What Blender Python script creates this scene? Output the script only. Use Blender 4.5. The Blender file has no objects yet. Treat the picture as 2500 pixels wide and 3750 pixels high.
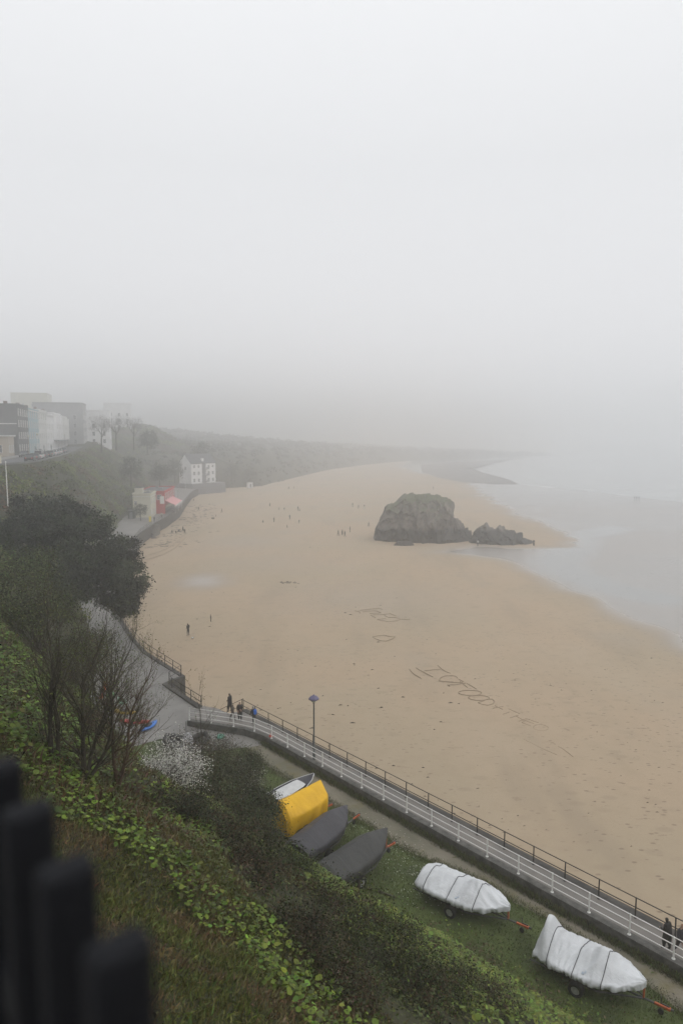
import bpy, bmesh, math, random
import numpy as np
from mathutils import Vector, Matrix, noise

random.seed(7)
rng = np.random.default_rng(11)
sc = bpy.context.scene
col = sc.collection
PI = math.pi

# ------------------------------------------------------------------ camera
PITCH = math.atan(275 / 2500.0)
EYE = 27.0
FOG = 0.0026          # fog density, per metre
cam = bpy.data.cameras.new('camera')
cam.sensor_fit = 'VERTICAL'; cam.sensor_height = 36.0; cam.sensor_width = 24.0; cam.lens = 24.0
cam.clip_start = 0.05; cam.clip_end = 20000
cam.dof.use_dof = True; cam.dof.focus_distance = 40.0; cam.dof.aperture_fstop = 1.45
cam_o = bpy.data.objects.new('camera', cam); col.objects.link(cam_o)
cam_o.location = (0, 0, EYE); cam_o.rotation_euler = (PI / 2 - PITCH, 0, 0)
sc.camera = cam_o

# ------------------------------------------------------------------ sky and sun
SUN_EL, SUN_AZ = math.radians(48), math.radians(125)      # azimuth clockwise from +Y
w = bpy.data.worlds.new('World'); sc.world = w; w.use_nodes = True
nt = w.node_tree; nt.nodes.clear()
out = nt.nodes.new('ShaderNodeOutputWorld'); bg = nt.nodes.new('ShaderNodeBackground')
sky = nt.nodes.new('ShaderNodeTexSky'); sky.sky_type = 'NISHITA'; sky.sun_disc = False
sky.sun_elevation = SUN_EL; sky.sun_rotation = SUN_AZ; sky.air_density = 1.0; sky.dust_density = 8.0
hsv = nt.nodes.new('ShaderNodeHueSaturation'); hsv.inputs['Saturation'].default_value = 0.12
tc = nt.nodes.new('ShaderNodeTexCoord'); sep = nt.nodes.new('ShaderNodeSeparateXYZ')
ramp = nt.nodes.new('ShaderNodeValToRGB')      # the overcast: about twice as bright overhead as low down
e = ramp.color_ramp.elements
e[0].position = 0.0; e[0].color = (9.6, 9.65, 9.95, 1)
e[1].position = 1.0; e[1].color = (12.6, 12.7, 12.9, 1)
m1 = ramp.color_ramp.elements.new(0.35); m1.color = (8.7, 8.82, 9.05, 1)
mix = nt.nodes.new('ShaderNodeMix'); mix.data_type = 'RGBA'; mix.inputs[0].default_value = 0.92
L = nt.links.new
L(tc.outputs['Generated'], sep.inputs[0]); L(sep.outputs['Z'], ramp.inputs[0])
L(sky.outputs[0], hsv.inputs['Color'])
L(hsv.outputs[0], mix.inputs[6]); L(ramp.outputs[0], mix.inputs[7])
L(mix.outputs[2], bg.inputs[0]); bg.inputs[1].default_value = 0.1
L(bg.outputs[0], out.inputs[0])
sun = bpy.data.lights.new('sun', 'SUN'); sun.energy = 0.5; sun.angle = math.radians(50); sun.color = (1, .975, .94)
sun_o = bpy.data.objects.new('sun', sun); col.objects.link(sun_o)
sd = Vector((math.sin(SUN_AZ) * math.cos(SUN_EL), math.cos(SUN_AZ) * math.cos(SUN_EL), math.sin(SUN_EL)))
sun_o.rotation_euler = sd.to_track_quat('Z', 'Y').to_euler(); sun_o.location = sd * 300

vs = sc.view_settings
vs.view_transform = 'Standard'; vs.look = 'None'; vs.exposure = 0.0; vs.gamma = 1.0; vs.use_curve_mapping = False
cy = sc.cycles
cy.use_denoising = True; cy.max_bounces = 6; cy.diffuse_bounces = 3; cy.glossy_bounces = 3
cy.transmission_bounces = 4; cy.volume_bounces = 8; cy.transparent_max_bounces = 8
cy.use_adaptive_sampling = True; cy.adaptive_threshold = 0.02
cy.caustics_reflective = False; cy.caustics_refractive = False

# ------------------------------------------------------------------ where a pixel of the survey lies in the place
_c, _s = math.cos(PITCH), math.sin(PITCH)
def ray(px, py):
    u = (px - 1250) / 2500.0; v = (py - 1875) / 2500.0
    return (u, _c - v * _s, -_s - v * _c)
def at(px, py, z=0.0):
    d = ray(px, py); k = (z - EYE) / d[2]
    return Vector((d[0] * k, d[1] * k, z))
def atY(px, py, Y):
    d = ray(px, py); k = Y / d[1]
    return Vector((d[0] * k, Y, EYE + d[2] * k))
# coast coordinates: s metres out to sea from the overlook, t metres along the shore
ES, ET = (.772, .634), (-.634, .772)
def ST(s, t, z=0.0):
    return Vector((s * ES[0] + t * ET[0], s * ES[1] + t * ET[1], z))
def to_st(x, y):
    return x * ES[0] + y * ES[1], x * ET[0] + y * ET[1]

# ------------------------------------------------------------------ helpers
def tag(o, label=None, cat=None, group=None, kind=None):
    if label: o['label'] = label
    if cat: o['category'] = cat
    if group: o['group'] = group
    if kind: o['kind'] = kind
    return o
def empty(name, loc=(0, 0, 0), rz=0.0, parent=None):
    o = bpy.data.objects.new(name, None); col.objects.link(o)
    o.location = loc; o.rotation_euler = (0, 0, rz); o.empty_display_size = .2
    if parent: o.parent = parent
    return o
def thing(name, label, cat, loc=(0, 0, 0), rz=0.0, group=None):
    return tag(empty(name, loc, rz), label, cat, group)
def link(name, me, parent=None, loc=None, rz=None):
    o = bpy.data.objects.new(name, me); col.objects.link(o)
    if parent: o.parent = parent
    if loc is not None: o.location = loc
    if rz is not None: o.rotation_euler = (0, 0, rz)
    return o
def copy_tree(o, parent=None):
    c = o.copy(); col.objects.link(c); c.parent = parent
    for ch in list(o.children): copy_tree(ch, c)
    return c

class MB:
    """collects shapes into one mesh"""
    def __init__(s): s.v = []; s.f = []; s.m = []
    def add(s, vs_, fs, m=0):
        b = len(s.v); s.v += [tuple(x) for x in vs_]
        for f in fs: s.f.append(tuple(i + b for i in f)); s.m.append(m)
        return s
    def box(s, c, d, m=0, M=None, taper=1.0):
        x, y, z = d[0] / 2, d[1] / 2, d[2] / 2
        P = [Vector((a * x * (taper if k > 0 else 1), b * y * (taper if k > 0 else 1), k * z)) for k in (-1, 1) for a, b in ((-1, -1), (1, -1), (1, 1), (-1, 1))]
        if M is not None: P = [M @ p for p in P]
        P = [p + Vector(c) for p in P]
        return s.add(P, [(3, 2, 1, 0), (4, 5, 6, 7), (0, 1, 5, 4), (1, 2, 6, 5), (2, 3, 7, 6), (3, 0, 4, 7)], m)
    def tube(s, pts, r, n=6, m=0, cap=True):
        pts = [Vector(p) for p in pts]; k = len(pts)
        if not hasattr(r, '__len__'): r = [r] * k
        V = []; prev = None
        for i, p in enumerate(pts):
            t = (pts[min(i + 1, k - 1)] - pts[max(i - 1, 0)])
            t = t.normalized() if t.length > 1e-9 else Vector((0, 0, 1))
            if prev is None:
                a = t.orthogonal().normalized()
            else:
                a = (prev - t * prev.dot(t))
                a = a.normalized() if a.length > 1e-6 else t.orthogonal().normalized()
            prev = a; b = t.cross(a)
            for j in range(n):
                q = 2 * PI * j / n
                V.append(p + (a * math.cos(q) + b * math.sin(q)) * r[i])
        Fs = [(i * n + j, i * n + (j + 1) % n, (i + 1) * n + (j + 1) % n, (i + 1) * n + j) for i in range(k - 1) for j in range(n)]
        if cap: Fs += [tuple(range(n - 1, -1, -1)), tuple((k - 1) * n + j for j in range(n))]
        return s.add(V, Fs, m)
    def prism(s, poly, z0, z1, m=0, msides=None):
        n = len(poly)
        V = [(p[0], p[1], z0) for p in poly] + [(p[0], p[1], z1) for p in poly]
        s.add(V, [tuple(range(n, 2 * n)), tuple(range(n - 1, -1, -1))], m)
        return s.add(V, [(i, (i + 1) % n, n + (i + 1) % n, n + i) for i in range(n)], m if msides is None else msides)
    def lathe(s, prof, n=12, m=0, c=(0, 0, 0)):
        V = []; k = len(prof)
        for r, z in prof:
            for j in range(n):
                V.append((c[0] + r * math.cos(2 * PI * j / n), c[1] + r * math.sin(2 * PI * j / n), c[2] + z))
        Fs = [(i * n + j, i * n + (j + 1) % n, (i + 1) * n + (j + 1) % n, (i + 1) * n + j) for i in range(k - 1) for j in range(n)]
        Fs += [tuple(range(n - 1, -1, -1)), tuple((k - 1) * n + j for j in range(n))]
        return s.add(V, Fs, m)
    def grid(s, G, m=0, closed=False):
        ni, nj = len(G), len(G[0])
        V = [p for row in G for p in row]
        Fs = [(i * nj + j, i * nj + (j + 1) % nj, (i + 1) * nj + (j + 1) % nj, (i + 1) * nj + j) for i in range(ni - 1) for j in range(nj if closed else nj - 1)]
        return s.add(V, Fs, m)
    def mesh(s, name, mats, smooth=False):
        me = bpy.data.meshes.new(name); me.from_pydata(s.v, [], s.f)
        for x in (mats if isinstance(mats, (list, tuple)) else [mats]): me.materials.append(x)
        me.polygons.foreach_set('material_index', s.m)
        if smooth: me.polygons.foreach_set('use_smooth', [True] * len(s.f))
        me.update(); return me
    def build(s, name, mats, parent=None, loc=None, rz=None, smooth=False):
        return link(name, s.mesh(name, mats, smooth), parent, loc, rz)

def array_mesh(name, V, nper, mats, tint=None, smooth=False):
    """V: (N*nper,3) vertices, each run of nper makes one face"""
    V = np.asarray(V, dtype=np.float32); n = len(V) // nper
    me = bpy.data.meshes.new(name)
    me.vertices.add(n * nper); me.vertices.foreach_set('co', V.ravel())
    me.loops.add(n * nper); me.loops.foreach_set('vertex_index', np.arange(n * nper, dtype=np.int32))
    me.polygons.add(n); me.polygons.foreach_set('loop_start', np.arange(0, n * nper, nper, dtype=np.int32))
    me.update(calc_edges=True)
    for x in (mats if isinstance(mats, (list, tuple)) else [mats]): me.materials.append(x)
    if tint is not None:
        a = me.color_attributes.new('tint', 'FLOAT_COLOR', 'POINT')
        c = np.ones((n, nper, 4), dtype=np.float32); c[:, :, :3] = np.asarray(tint, dtype=np.float32)[:, None, :]
        a.data.foreach_set('color', c.ravel())
    return me
def unit(a):
    return a / np.maximum(np.linalg.norm(a, axis=-1, keepdims=True), 1e-9)
def leaf_mesh(name, C, N, size, mat, tint, aspect=.55, rnd=False, droop=0.0):
    """one small face per leaf: a pointed rhombus, or a rounded one"""
    C = np.asarray(C); n = len(C); N = unit(np.asarray(N))
    R = unit(rng.normal(size=(n, 3))); A = unit(np.cross(N, R)); B = np.cross(N, A)
    sz = (size * np.ones(n))[:, None]
    if rnd:
        P = []
        for q, r in ((0, .95), (1.05, 1), (2.1, 1), (3.14, .72), (4.2, 1), (5.25, 1)):
            P.append(C + (A * math.cos(q) + B * math.sin(q)) * sz * .5 * r + N * sz * (.09 if q else -.02))
        V = np.stack(P, 1).reshape(-1, 3); k = 6
    else:
        V = np.stack([C - A * sz * .5, C + B * sz * aspect * .5 + N * sz * .08, C + A * sz * .5 - N * sz * droop, C - B * sz * aspect * .5 + N * sz * .08], 1).reshape(-1, 3); k = 4
    return array_mesh(name, V, k, mat, tint)
def vary(base, n, amt=.25, hue=.12):
    b = np.asarray(base, dtype=float)
    if b.ndim == 1: b = np.repeat(b[None, :], n, 0)
    return np.clip(b * (1 + rng.normal(0, amt, (n, 1))) * (1 + rng.normal(0, hue, (n, 3))), .003, .8)

# ------------------------------------------------------------------ materials
def new_mat(name):
    m = bpy.data.materials.new(name); m.use_nodes = True
    n = m.node_tree; b = n.nodes['Principled BSDF']
    return m, n, b
def pm(name, c1, c2=None, scale=3.0, rough=.8, bump=0.0, bscale=None, metal=0.0, detail=5, spec=.4, coat=0.0):
    m, n, b = new_mat(name); c2 = c2 or tuple(x * .72 for x in c1)
    t = n.nodes.new('ShaderNodeTexCoord'); no = n.nodes.new('ShaderNodeTexNoise')
    no.inputs['Scale'].default_value = scale; no.inputs['Detail'].default_value = detail; no.inputs['Roughness'].default_value = .62
    r = n.nodes.new('ShaderNodeValToRGB'); r.color_ramp.elements[0].position = .32; r.color_ramp.elements[1].position = .68
    r.color_ramp.elements[0].color = (*c2, 1); r.color_ramp.elements[1].color = (*c1, 1)
    n.links.new(t.outputs['Object'], no.inputs['Vector']); n.links.new(no.outputs['Fac'], r.inputs[0]); n.links.new(r.outputs[0], b.inputs['Base Color'])
    b.inputs['Roughness'].default_value = rough; b.inputs['Metallic'].default_value = metal; b.inputs['Specular IOR Level'].default_value = spec
    if coat: b.inputs['Coat Weight'].default_value = coat
    if bump:
        nb = n.nodes.new('ShaderNodeTexNoise'); nb.inputs['Scale'].default_value = bscale or scale * 4; nb.inputs['Detail'].default_value = 6
        bu = n.nodes.new('ShaderNodeBump'); bu.inputs['Strength'].default_value = bump; bu.inputs['Distance'].default_value = .05
        n.links.new(t.outputs['Object'], nb.inputs['Vector']); n.links.new(nb.outputs['Fac'], bu.inputs['Height']); n.links.new(bu.outputs[0], b.inputs['Normal'])
    return m
def leaf_mat(name, trans=.25, rough=.55):
    m, n, b = new_mat(name)
    a = n.nodes.new('ShaderNodeAttribute'); a.attribute_name = 'tint'
    no = n.nodes.new('ShaderNodeTexNoise'); no.inputs['Scale'].default_value = 1.3; no.inputs['Detail'].default_value = 3
    mp = n.nodes.new('ShaderNodeMapRange'); mp.inputs['To Min'].default_value = .7; mp.inputs['To Max'].default_value = 1.3
    mx = n.nodes.new('ShaderNodeVectorMath'); mx.operation = 'SCALE'
    tcn = n.nodes.new('ShaderNodeTexCoord'); n.links.new(tcn.outputs['Object'], no.inputs['Vector'])
    n.links.new(no.outputs['Fac'], mp.inputs['Value']); n.links.new(a.outputs['Color'], mx.inputs[0]); n.links.new(mp.outputs[0], mx.inputs['Scale'])
    n.links.new(mx.outputs[0], b.inputs['Base Color']); b.inputs['Roughness'].default_value = rough; b.inputs['Specular IOR Level'].default_value = .3
    tr = n.nodes.new('ShaderNodeBsdfTranslucent'); n.links.new(mx.outputs[0], tr.inputs['Color'])
    ms = n.nodes.new('ShaderNodeMixShader'); ms.inputs[0].default_value = trans
    o = n.nodes['Material Output']
    n.links.new(b.outputs[0], ms.inputs[1]); n.links.new(tr.outputs[0], ms.inputs[2]); n.links.new(ms.outputs[0], o.inputs['Surface'])
    return m

M = {}
M['leaf'] = leaf_mat('leaf'); M['dark_leaf'] = leaf_mat('dark_leaf', .1, .5); M['blade'] = leaf_mat('grass_blade', .2, .7); M['petal'] = leaf_mat('petal', .3, .7)
M['bark'] = pm('bark', (.085, .074, .055), (.04, .035, .026), 9, .95, .6)
M['twig'] = pm('twig', (.10, .085, .065), (.05, .04, .03), 6, .95)
M['red_twig'] = pm('red_twig', (.12, .075, .05), (.055, .036, .026), 6, .95)
M['soil'] = pm('hillside_soil', (.055, .056, .026), (.03, .03, .017), .35, .95, .8, 3)
M['grass'] = pm('lawn_turf', (.085, .115, .03), (.05, .066, .022), .55, .95, .9, 9)
M['track'] = pm('gravel_track', (.205, .182, .142), (.125, .12, .085), .42, .9, .5, 7)
def track_material():
    m = M['track']; n = m.node_tree; b = n.nodes['Principled BSDF']; src = b.inputs['Base Color'].links[0].from_socket
    g = n.nodes.new('ShaderNodeNewGeometry'); t = n.nodes.new('ShaderNodeTexNoise'); t.inputs['Scale'].default_value = .55; t.inputs['Detail'].default_value = 7; t.inputs['Roughness'].default_value = .7
    r = n.nodes.new('ShaderNodeMapRange'); r.inputs['From Min'].default_value = .52; r.inputs['From Max'].default_value = .68; r.inputs['To Max'].default_value = .8
    x = n.nodes.new('ShaderNodeMix'); x.data_type = 'RGBA'; x.inputs[7].default_value = (.125, .108, .035, 1)      # moss on the gravel
    n.links.new(g.outputs['Position'], t.inputs['Vector']); n.links.new(t.outputs['Fac'], r.inputs['Value']); n.links.new(r.outputs[0], x.inputs[0]); n.links.new(src, x.inputs[6]); n.links.new(x.outputs[2], b.inputs['Base Color'])
track_material()
M['concrete'] = pm('concrete', (.235, .225, .21), (.15, .145, .138), .35, .55, .25, 6)
M['deck'] = pm('promenade_surface', (.2, .18, .16), (.135, .127, .118), .5, .42, .2, 8)
M['kerb'] = pm('kerb_concrete', (.15, .145, .135), (.045, .047, .042), 2.6, .9, .9, 9, detail=9)
M['seawall'] = pm('sea_wall_stone', (.085, .08, .072), (.035, .034, .032), .8, .85, .7, 4)
M['black_iron'] = pm('black_iron', (.02, .019, .02), (.011, .011, .012), 20, .5, .1, 60)
M['fence_iron'] = pm('fence_iron', (.0105, .011, .0135), (.0075, .008, .0095), 14, .6, .15, 90, spec=.12)
M['rail_brown'] = pm('dark_rail', (.016, .013, .013), (.009, .008, .008), 9, .6)
M['white_paint'] = pm('white_paint', (.84, .84, .82), (.74, .73, .7), 5, .45)
M['galv'] = pm('galvanised', (.3, .31, .32), (.18, .19, .2), 8, .45, metal=.7)
M['rubber'] = pm('rubber', (.016, .016, .017), (.01, .01, .01), 10, .85)
M['rim'] = pm('wheel_rim', (.5, .5, .5), (.3, .3, .3), 8, .4, metal=.5)
M['orange'] = pm('orange_paint', (.5, .11, .03), (.32, .07, .025), 6, .45)
M['glass'] = pm('window_glass', (.05, .055, .06), (.03, .033, .037), 3, .08, spec=.7)
M['window_dark'] = pm('window_dark', (.11, .115, .12), (.07, .073, .08), 1.5, .15, spec=.6)
M['frame_white'] = pm('frame_white', (.72, .72, .7), (.6, .6, .58), 3, .5)
# ------------------------------------------------------------------ beach
def polyline_dist(X, Y, pts, closed=False):
    d = np.full(X.shape, 1e9)
    n = len(pts)
    for i in range(n if closed else n - 1):
        x0, y0 = pts[i][:2]; x1, y1 = pts[(i + 1) % n][:2]
        dx, dy = x1 - x0, y1 - y0
        t = np.clip(((X - x0) * dx + (Y - y0) * dy) / (dx * dx + dy * dy + 1e-9), 0, 1)
        d = np.minimum(d, np.hypot(X - x0 - t * dx, Y - y0 - t * dy))
    return d
def inside(X, Y, pts):
    r = np.zeros(X.shape, bool); n = len(pts)
    for i in range(n):
        x0, y0 = pts[i][:2]; x1, y1 = pts[(i + 1) % n][:2]
        c = ((y0 > Y) != (y1 > Y)) & (X < (x1 - x0) * (Y - y0) / (y1 - y0 + 1e-12) + x0)
        r ^= c
    return r
def sines(X, Y, sc_, seed=0):
    r = np.random.default_rng(seed); v = np.zeros_like(np.asarray(X, float)); a = 1.0
    for o in range(4):
        for k in range(3):
            th = r.uniform(0, 2 * PI); ph = r.uniform(0, 2 * PI); f = 2 * PI / sc_ * (2 ** o) * r.uniform(.8, 1.25)
            v = v + a * np.sin(f * (X * math.cos(th) + Y * math.sin(th)) + ph) / 3
        a *= .5
    return v
wet_px = [(2700, 2495), (2500, 2392), (2400, 2338), (2300, 2284), (2200, 2234), (2100, 2184), (2000, 2136), (1900, 2082), (1800, 2050), (1700, 2034),
          (1600, 2022), (1640, 2004), (1720, 1996), (1850, 1999), (1960, 2003), (2040, 2000), (2072, 1978), (2030, 1945), (1950, 1914), (1850, 1880),
          (1780, 1840), (1725, 1800), (1690, 1765), (1600, 1742), (1500, 1730), (1440, 1705), (1500, 1680)]
WET = [tuple(at(x, y)[:2]) for x, y in wet_px] + [(4000, 3500), (4000, 40)]
def coords(parts):
    a = []
    for lo, hi, n in parts: a += list(np.linspace(lo, hi, n, endpoint=False))
    return np.array(a + [parts[-1][1]])
bx = coords([(-3900, -300, 8), (-300, -70, 12), (-70, 75, 150), (75, 200, 62), (200, 700, 40), (700, 3900, 12)])
by = coords([(-3900, 20, 8), (20, 210, 190), (210, 420, 84), (420, 900, 60), (900, 3900, 14)])
X, Y = np.meshgrid(bx, by, indexing='ij')
dw = polyline_dist(X, Y, WET, True) * np.where(inside(X, Y, WET), 1, -1)
dw = dw + (1.1 + .006 * np.clip(Y - 60, 0, 400)) * sines(X, Y, 17, 33)
wid = 2.6 + .02 * np.maximum(Y - 60, 0)
wet = np.clip((dw / wid + 1) / 2.4, 0, 1); wet = wet * wet * (3 - 2 * wet)
wet = np.clip(wet + .10 * sines(X, Y, 60, 3) * (wet > .02) * (wet < .98), 0, 1)
p0 = at(745, 2128)                                   # the shallow puddle in the middle of the beach
pd = np.hypot((X - p0.x) / 6.0, (Y - p0.y) / 8.5) + .12 * sines(X, Y, 9, 5)
wet = np.maximum(wet, .78 * np.clip(1.25 - pd, 0, 1))
for q, rx, ry, k in ((at(900, 1985), 14, 16, .32), (at(1350, 2190), 20, 16, .22), (at(1000, 2060), 16, 14, .2)):
    wet = np.maximum(wet, k * np.clip(1.2 - np.hypot((X - q.x) / rx, (Y - q.y) / ry), 0, 1))
# shallow runnels and bars of the wet flat
film = np.clip(.5 + .5 * sines(X * .55, Y, 70, 8), 0, 1)
chan = [tuple(at(x, y)[:2]) for x, y in ((2250, 1935), (2110, 1965), (2090, 2010), (2040, 2060), (2080, 2100), (2220, 2150), (2400, 2190))]
dc = polyline_dist(X, Y, chan)
film = np.maximum(film * .55, np.clip(1.5 - dc / 5.5, 0, 1)) * (wet > .6) * (dw > 0)
far = np.clip((Y - 230) / 120, 0, 1); film = np.maximum(film, far * (wet > .6) * (dw > 0))
Zb = .05 * sines(X, Y, 35, 1) * np.exp(-np.maximum(Y - 250, 0) / 150) * (1 - wet)
nx, ny = len(bx), len(by)
V = np.stack([X, Y, Zb], -1).reshape(-1, 3)
idx = np.arange(nx * ny).reshape(nx, ny)
Fq = np.stack([idx[:-1, :-1], idx[1:, :-1], idx[1:, 1:], idx[:-1, 1:]], -1).reshape(-1, 4)
me = bpy.data.meshes.new('beach'); me.from_pydata(V.tolist(), [], Fq.tolist())
me.polygons.foreach_set('use_smooth', [True] * len(Fq))
for nm, arr in (('wet', wet), ('film', film)):
    a_ = me.attributes.new(nm, 'FLOAT', 'POINT'); a_.data.foreach_set('value', arr.astype(np.float32).ravel())
beach = tag(link('beach', me), kind='structure')

def sand_material():
    m, n, b = new_mat('sand'); N = n.nodes.new; K = n.links.new
    g = N('ShaderNodeNewGeometry'); pos = g.outputs['Position']
    def noise_(scale, det=4, stretch=(1, 1, 1), rough=.55):
        mp = N('ShaderNodeMapping'); mp.inputs['Scale'].default_value = stretch; K(pos, mp.inputs[0])
        t = N('ShaderNodeTexNoise'); t.inputs['Scale'].default_value = scale; t.inputs['Detail'].default_value = det; t.inputs['Roughness'].default_value = rough
        K(mp.outputs[0], t.inputs['Vector']); return t.outputs['Fac']
    def rmp(src, a, c, lo=0., hi=1.):
        r = N('ShaderNodeMapRange'); r.interpolation_type = 'SMOOTHSTEP'
        r.inputs['From Min'].default_value = a; r.inputs['From Max'].default_value = c; r.inputs['To Min'].default_value = lo; r.inputs['To Max'].default_value = hi
        K(src, r.inputs['Value']); return r.outputs[0]
    def mixc(f, a, c):
        x = N('ShaderNodeMix'); x.data_type = 'RGBA'
        if isinstance(f, float): x.inputs[0].default_value = f
        else: K(f, x.inputs[0])
        for i, q in ((6, a), (7, c)):
            if isinstance(q, tuple): x.inputs[i].default_value = (*q, 1)
            else: K(q, x.inputs[i])
        return x.outputs[2]
    def mul(a, c):
        x = N('ShaderNodeMath'); x.operation = 'MULTIPLY'
        for i, q in ((0, a), (1, c)):
            if isinstance(q, float): x.inputs[i].default_value = q
            else: K(q, x.inputs[i])
        return x.outputs[0]
    def attr(nm):
        a = N('ShaderNodeAttribute'); a.attribute_name = nm; return a.outputs['Fac']
    c = mixc(rmp(noise_(.028, 3), .38, .62), (.378, .288, .196), (.346, .278, .191))
    c = mixc(rmp(noise_(.11, 4, (1, .5, 1)), .45, .75, 0, .55), c, (.385, .308, .22))
    c = mixc(rmp(noise_(.5, 5), .42, .75, 0, .3), c, (.285, .215, .142))
    c = mixc(rmp(noise_(6, 3), .5, .85, 0, .35), c, (.25, .18, .11))
    c = mixc(rmp(noise_(.09, 5, (1.5, .35, 1), .6), .50, .70, 0, .5), c, (.265, .212, .150))
    c = mixc(rmp(noise_(.035, 4), .55, .72, 0, .45), c, (.30, .262, .21))
    # scuffs and footprints: small soft dents, in drifts
    vo = N('ShaderNodeTexVoronoi'); vo.inputs['Scale'].default_value = 1.25; vo.inputs['Randomness'].default_value = 1
    mpv = N('ShaderNodeMapping'); mpv.inputs['Scale'].default_value = (.75, 1.5, 1); K(pos, mpv.inputs[0]); K(mpv.outputs[0], vo.inputs['Vector'])
    dent = mul(rmp(vo.outputs['Distance'], .22, .10), rmp(noise_(.06, 4), .36, .54))
    v2 = N('ShaderNodeTexVoronoi'); v2.inputs['Scale'].default_value = .5
    mpw = N('ShaderNodeMapping'); mpw.inputs['Scale'].default_value = (.8, 1.5, 1); mpw.inputs['Rotation'].default_value = (0, 0, .5); K(pos, mpw.inputs[0]); K(mpw.outputs[0], v2.inputs['Vector'])
    scuff = mul(rmp(v2.outputs['Distance'], .34, .16), rmp(noise_(.11, 5, (1, 1, 1), .65), .44, .60))
    c = mixc(mul(scuff, .28), c, (.21, .16, .11))
    dent2 = mul(rmp(noise_(1.1, 4, (.6, 1.6, 1), .7), .60, .70), rmp(noise_(.045, 3), .38, .55))
    mxn = N('ShaderNodeMath'); mxn.operation = 'MAXIMUM'; K(dent, mxn.inputs[0]); K(dent2, mxn.inputs[1])
    dent = mxn.outputs[0]
    c = mixc(mul(dent, .72), c, (.17, .125, .085))
    wetf = attr('wet'); film_ = attr('film')
    cw = mixc(film_, (.29, .265, .24), (.25, .255, .25))
    c = mixc(wetf, c, cw)
    K(c, b.inputs['Base Color'])
    r = rmp(wetf, .15, .9, .92, .26)
    rr = N('ShaderNodeMath'); rr.operation = 'SUBTRACT'; K(r, rr.inputs[0]); K(mul(film_, .17), rr.inputs[1]); K(rr.outputs[0], b.inputs['Roughness'])
    b.inputs['Specular IOR Level'].default_value = .5
    # relief: dents in the dry sand, ripples on the wet flat
    rip = N('ShaderNodeTexWave'); rip.inputs['Scale'].default_value = .55; rip.inputs['Distortion'].default_value = 6; rip.inputs['Detail'].default_value = 3; rip.inputs['Detail Scale'].default_value = 1.2
    mpr = N('ShaderNodeMapping'); mpr.inputs['Rotation'].default_value = (0, 0, 1.1); K(pos, mpr.inputs[0]); K(mpr.outputs[0], rip.inputs['Vector'])
    inv = N('ShaderNodeMath'); inv.operation = 'SUBTRACT'; inv.inputs[0].default_value = 1; K(film_, inv.inputs[1])
    hgt = N('ShaderNodeMath'); hgt.operation = 'SUBTRACT'
    K(mul(mul(rip.outputs['Fac'], wetf), inv.outputs[0]), hgt.inputs[0]); K(mul(dent, .6), hgt.inputs[1])
    h2 = N('ShaderNodeMath'); h2.operation = 'ADD'; K(hgt.outputs[0], h2.inputs[0]); K(mul(noise_(2.2, 5), .35), h2.inputs[1])
    bu = N('ShaderNodeBump'); bu.inputs['Strength'].default_value = .3; bu.inputs['Distance'].default_value = .08
    K(h2.outputs[0], bu.inputs['Height']); K(bu.outputs[0], b.inputs['Normal'])
    return m
M['sand'] = sand_material(); me.materials.append(M['sand'])

# ------------------------------------------------------------------ sea
sea_px = [(2700, 1868), (2560, 1848), (2470, 1836), (2330, 1822), (2200, 1805), (2100, 1795), (2030, 1786), (1940, 1777), (1850, 1765), (1780, 1748), (1735, 1733),
          (1718, 1721), (1740, 1709), (1800, 1698), (1900, 1686), (1960, 1672), (2000, 1655), (2030, 1640)]
edge = [at(x, y, .012) for x, y in sea_px]
mb = MB()
n_e = len(edge)
outer = [Vector((400, 300, .012))]
poly = [(p.x, p.y) for p in edge] + [(2600, 3800), (3850, 3800), (3850, 200), (900, 150)]
bm = bmesh.new(); f = bm.faces.new([bm.verts.new((x, y, .012)) for x, y in poly]); bmesh.ops.triangulate(bm, faces=[f])
me = bpy.data.meshes.new('sea'); bm.to_mesh(me); bm.free()
def water_material():
    m, n, b = new_mat('sea_water'); N = n.nodes.new; K = n.links.new
    b.inputs['Base Color'].default_value = (.36, .38, .38, 1); b.inputs['Roughness'].default_value = .16; b.inputs['IOR'].default_value = 1.33
    g = N('ShaderNodeNewGeometry'); mp = N('ShaderNodeMapping'); mp.inputs['Scale'].default_value = (1, .45, 1); K(g.outputs['Position'], mp.inputs[0])
    t = N('ShaderNodeTexNoise'); t.inputs['Scale'].default_value = .22; t.inputs['Detail'].default_value = 6; K(mp.outputs[0], t.inputs['Vector'])
    bu = N('ShaderNodeBump'); bu.inputs['Strength'].default_value = .35; bu.inputs['Distance'].default_value = .5; K(t.outputs['Fac'], bu.inputs['Height']); K(bu.outputs[0], b.inputs['Normal'])
    return m
M['sea'] = water_material(); me.materials.append(M['sea'])
tag(link('sea', me), kind='structure')
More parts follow.
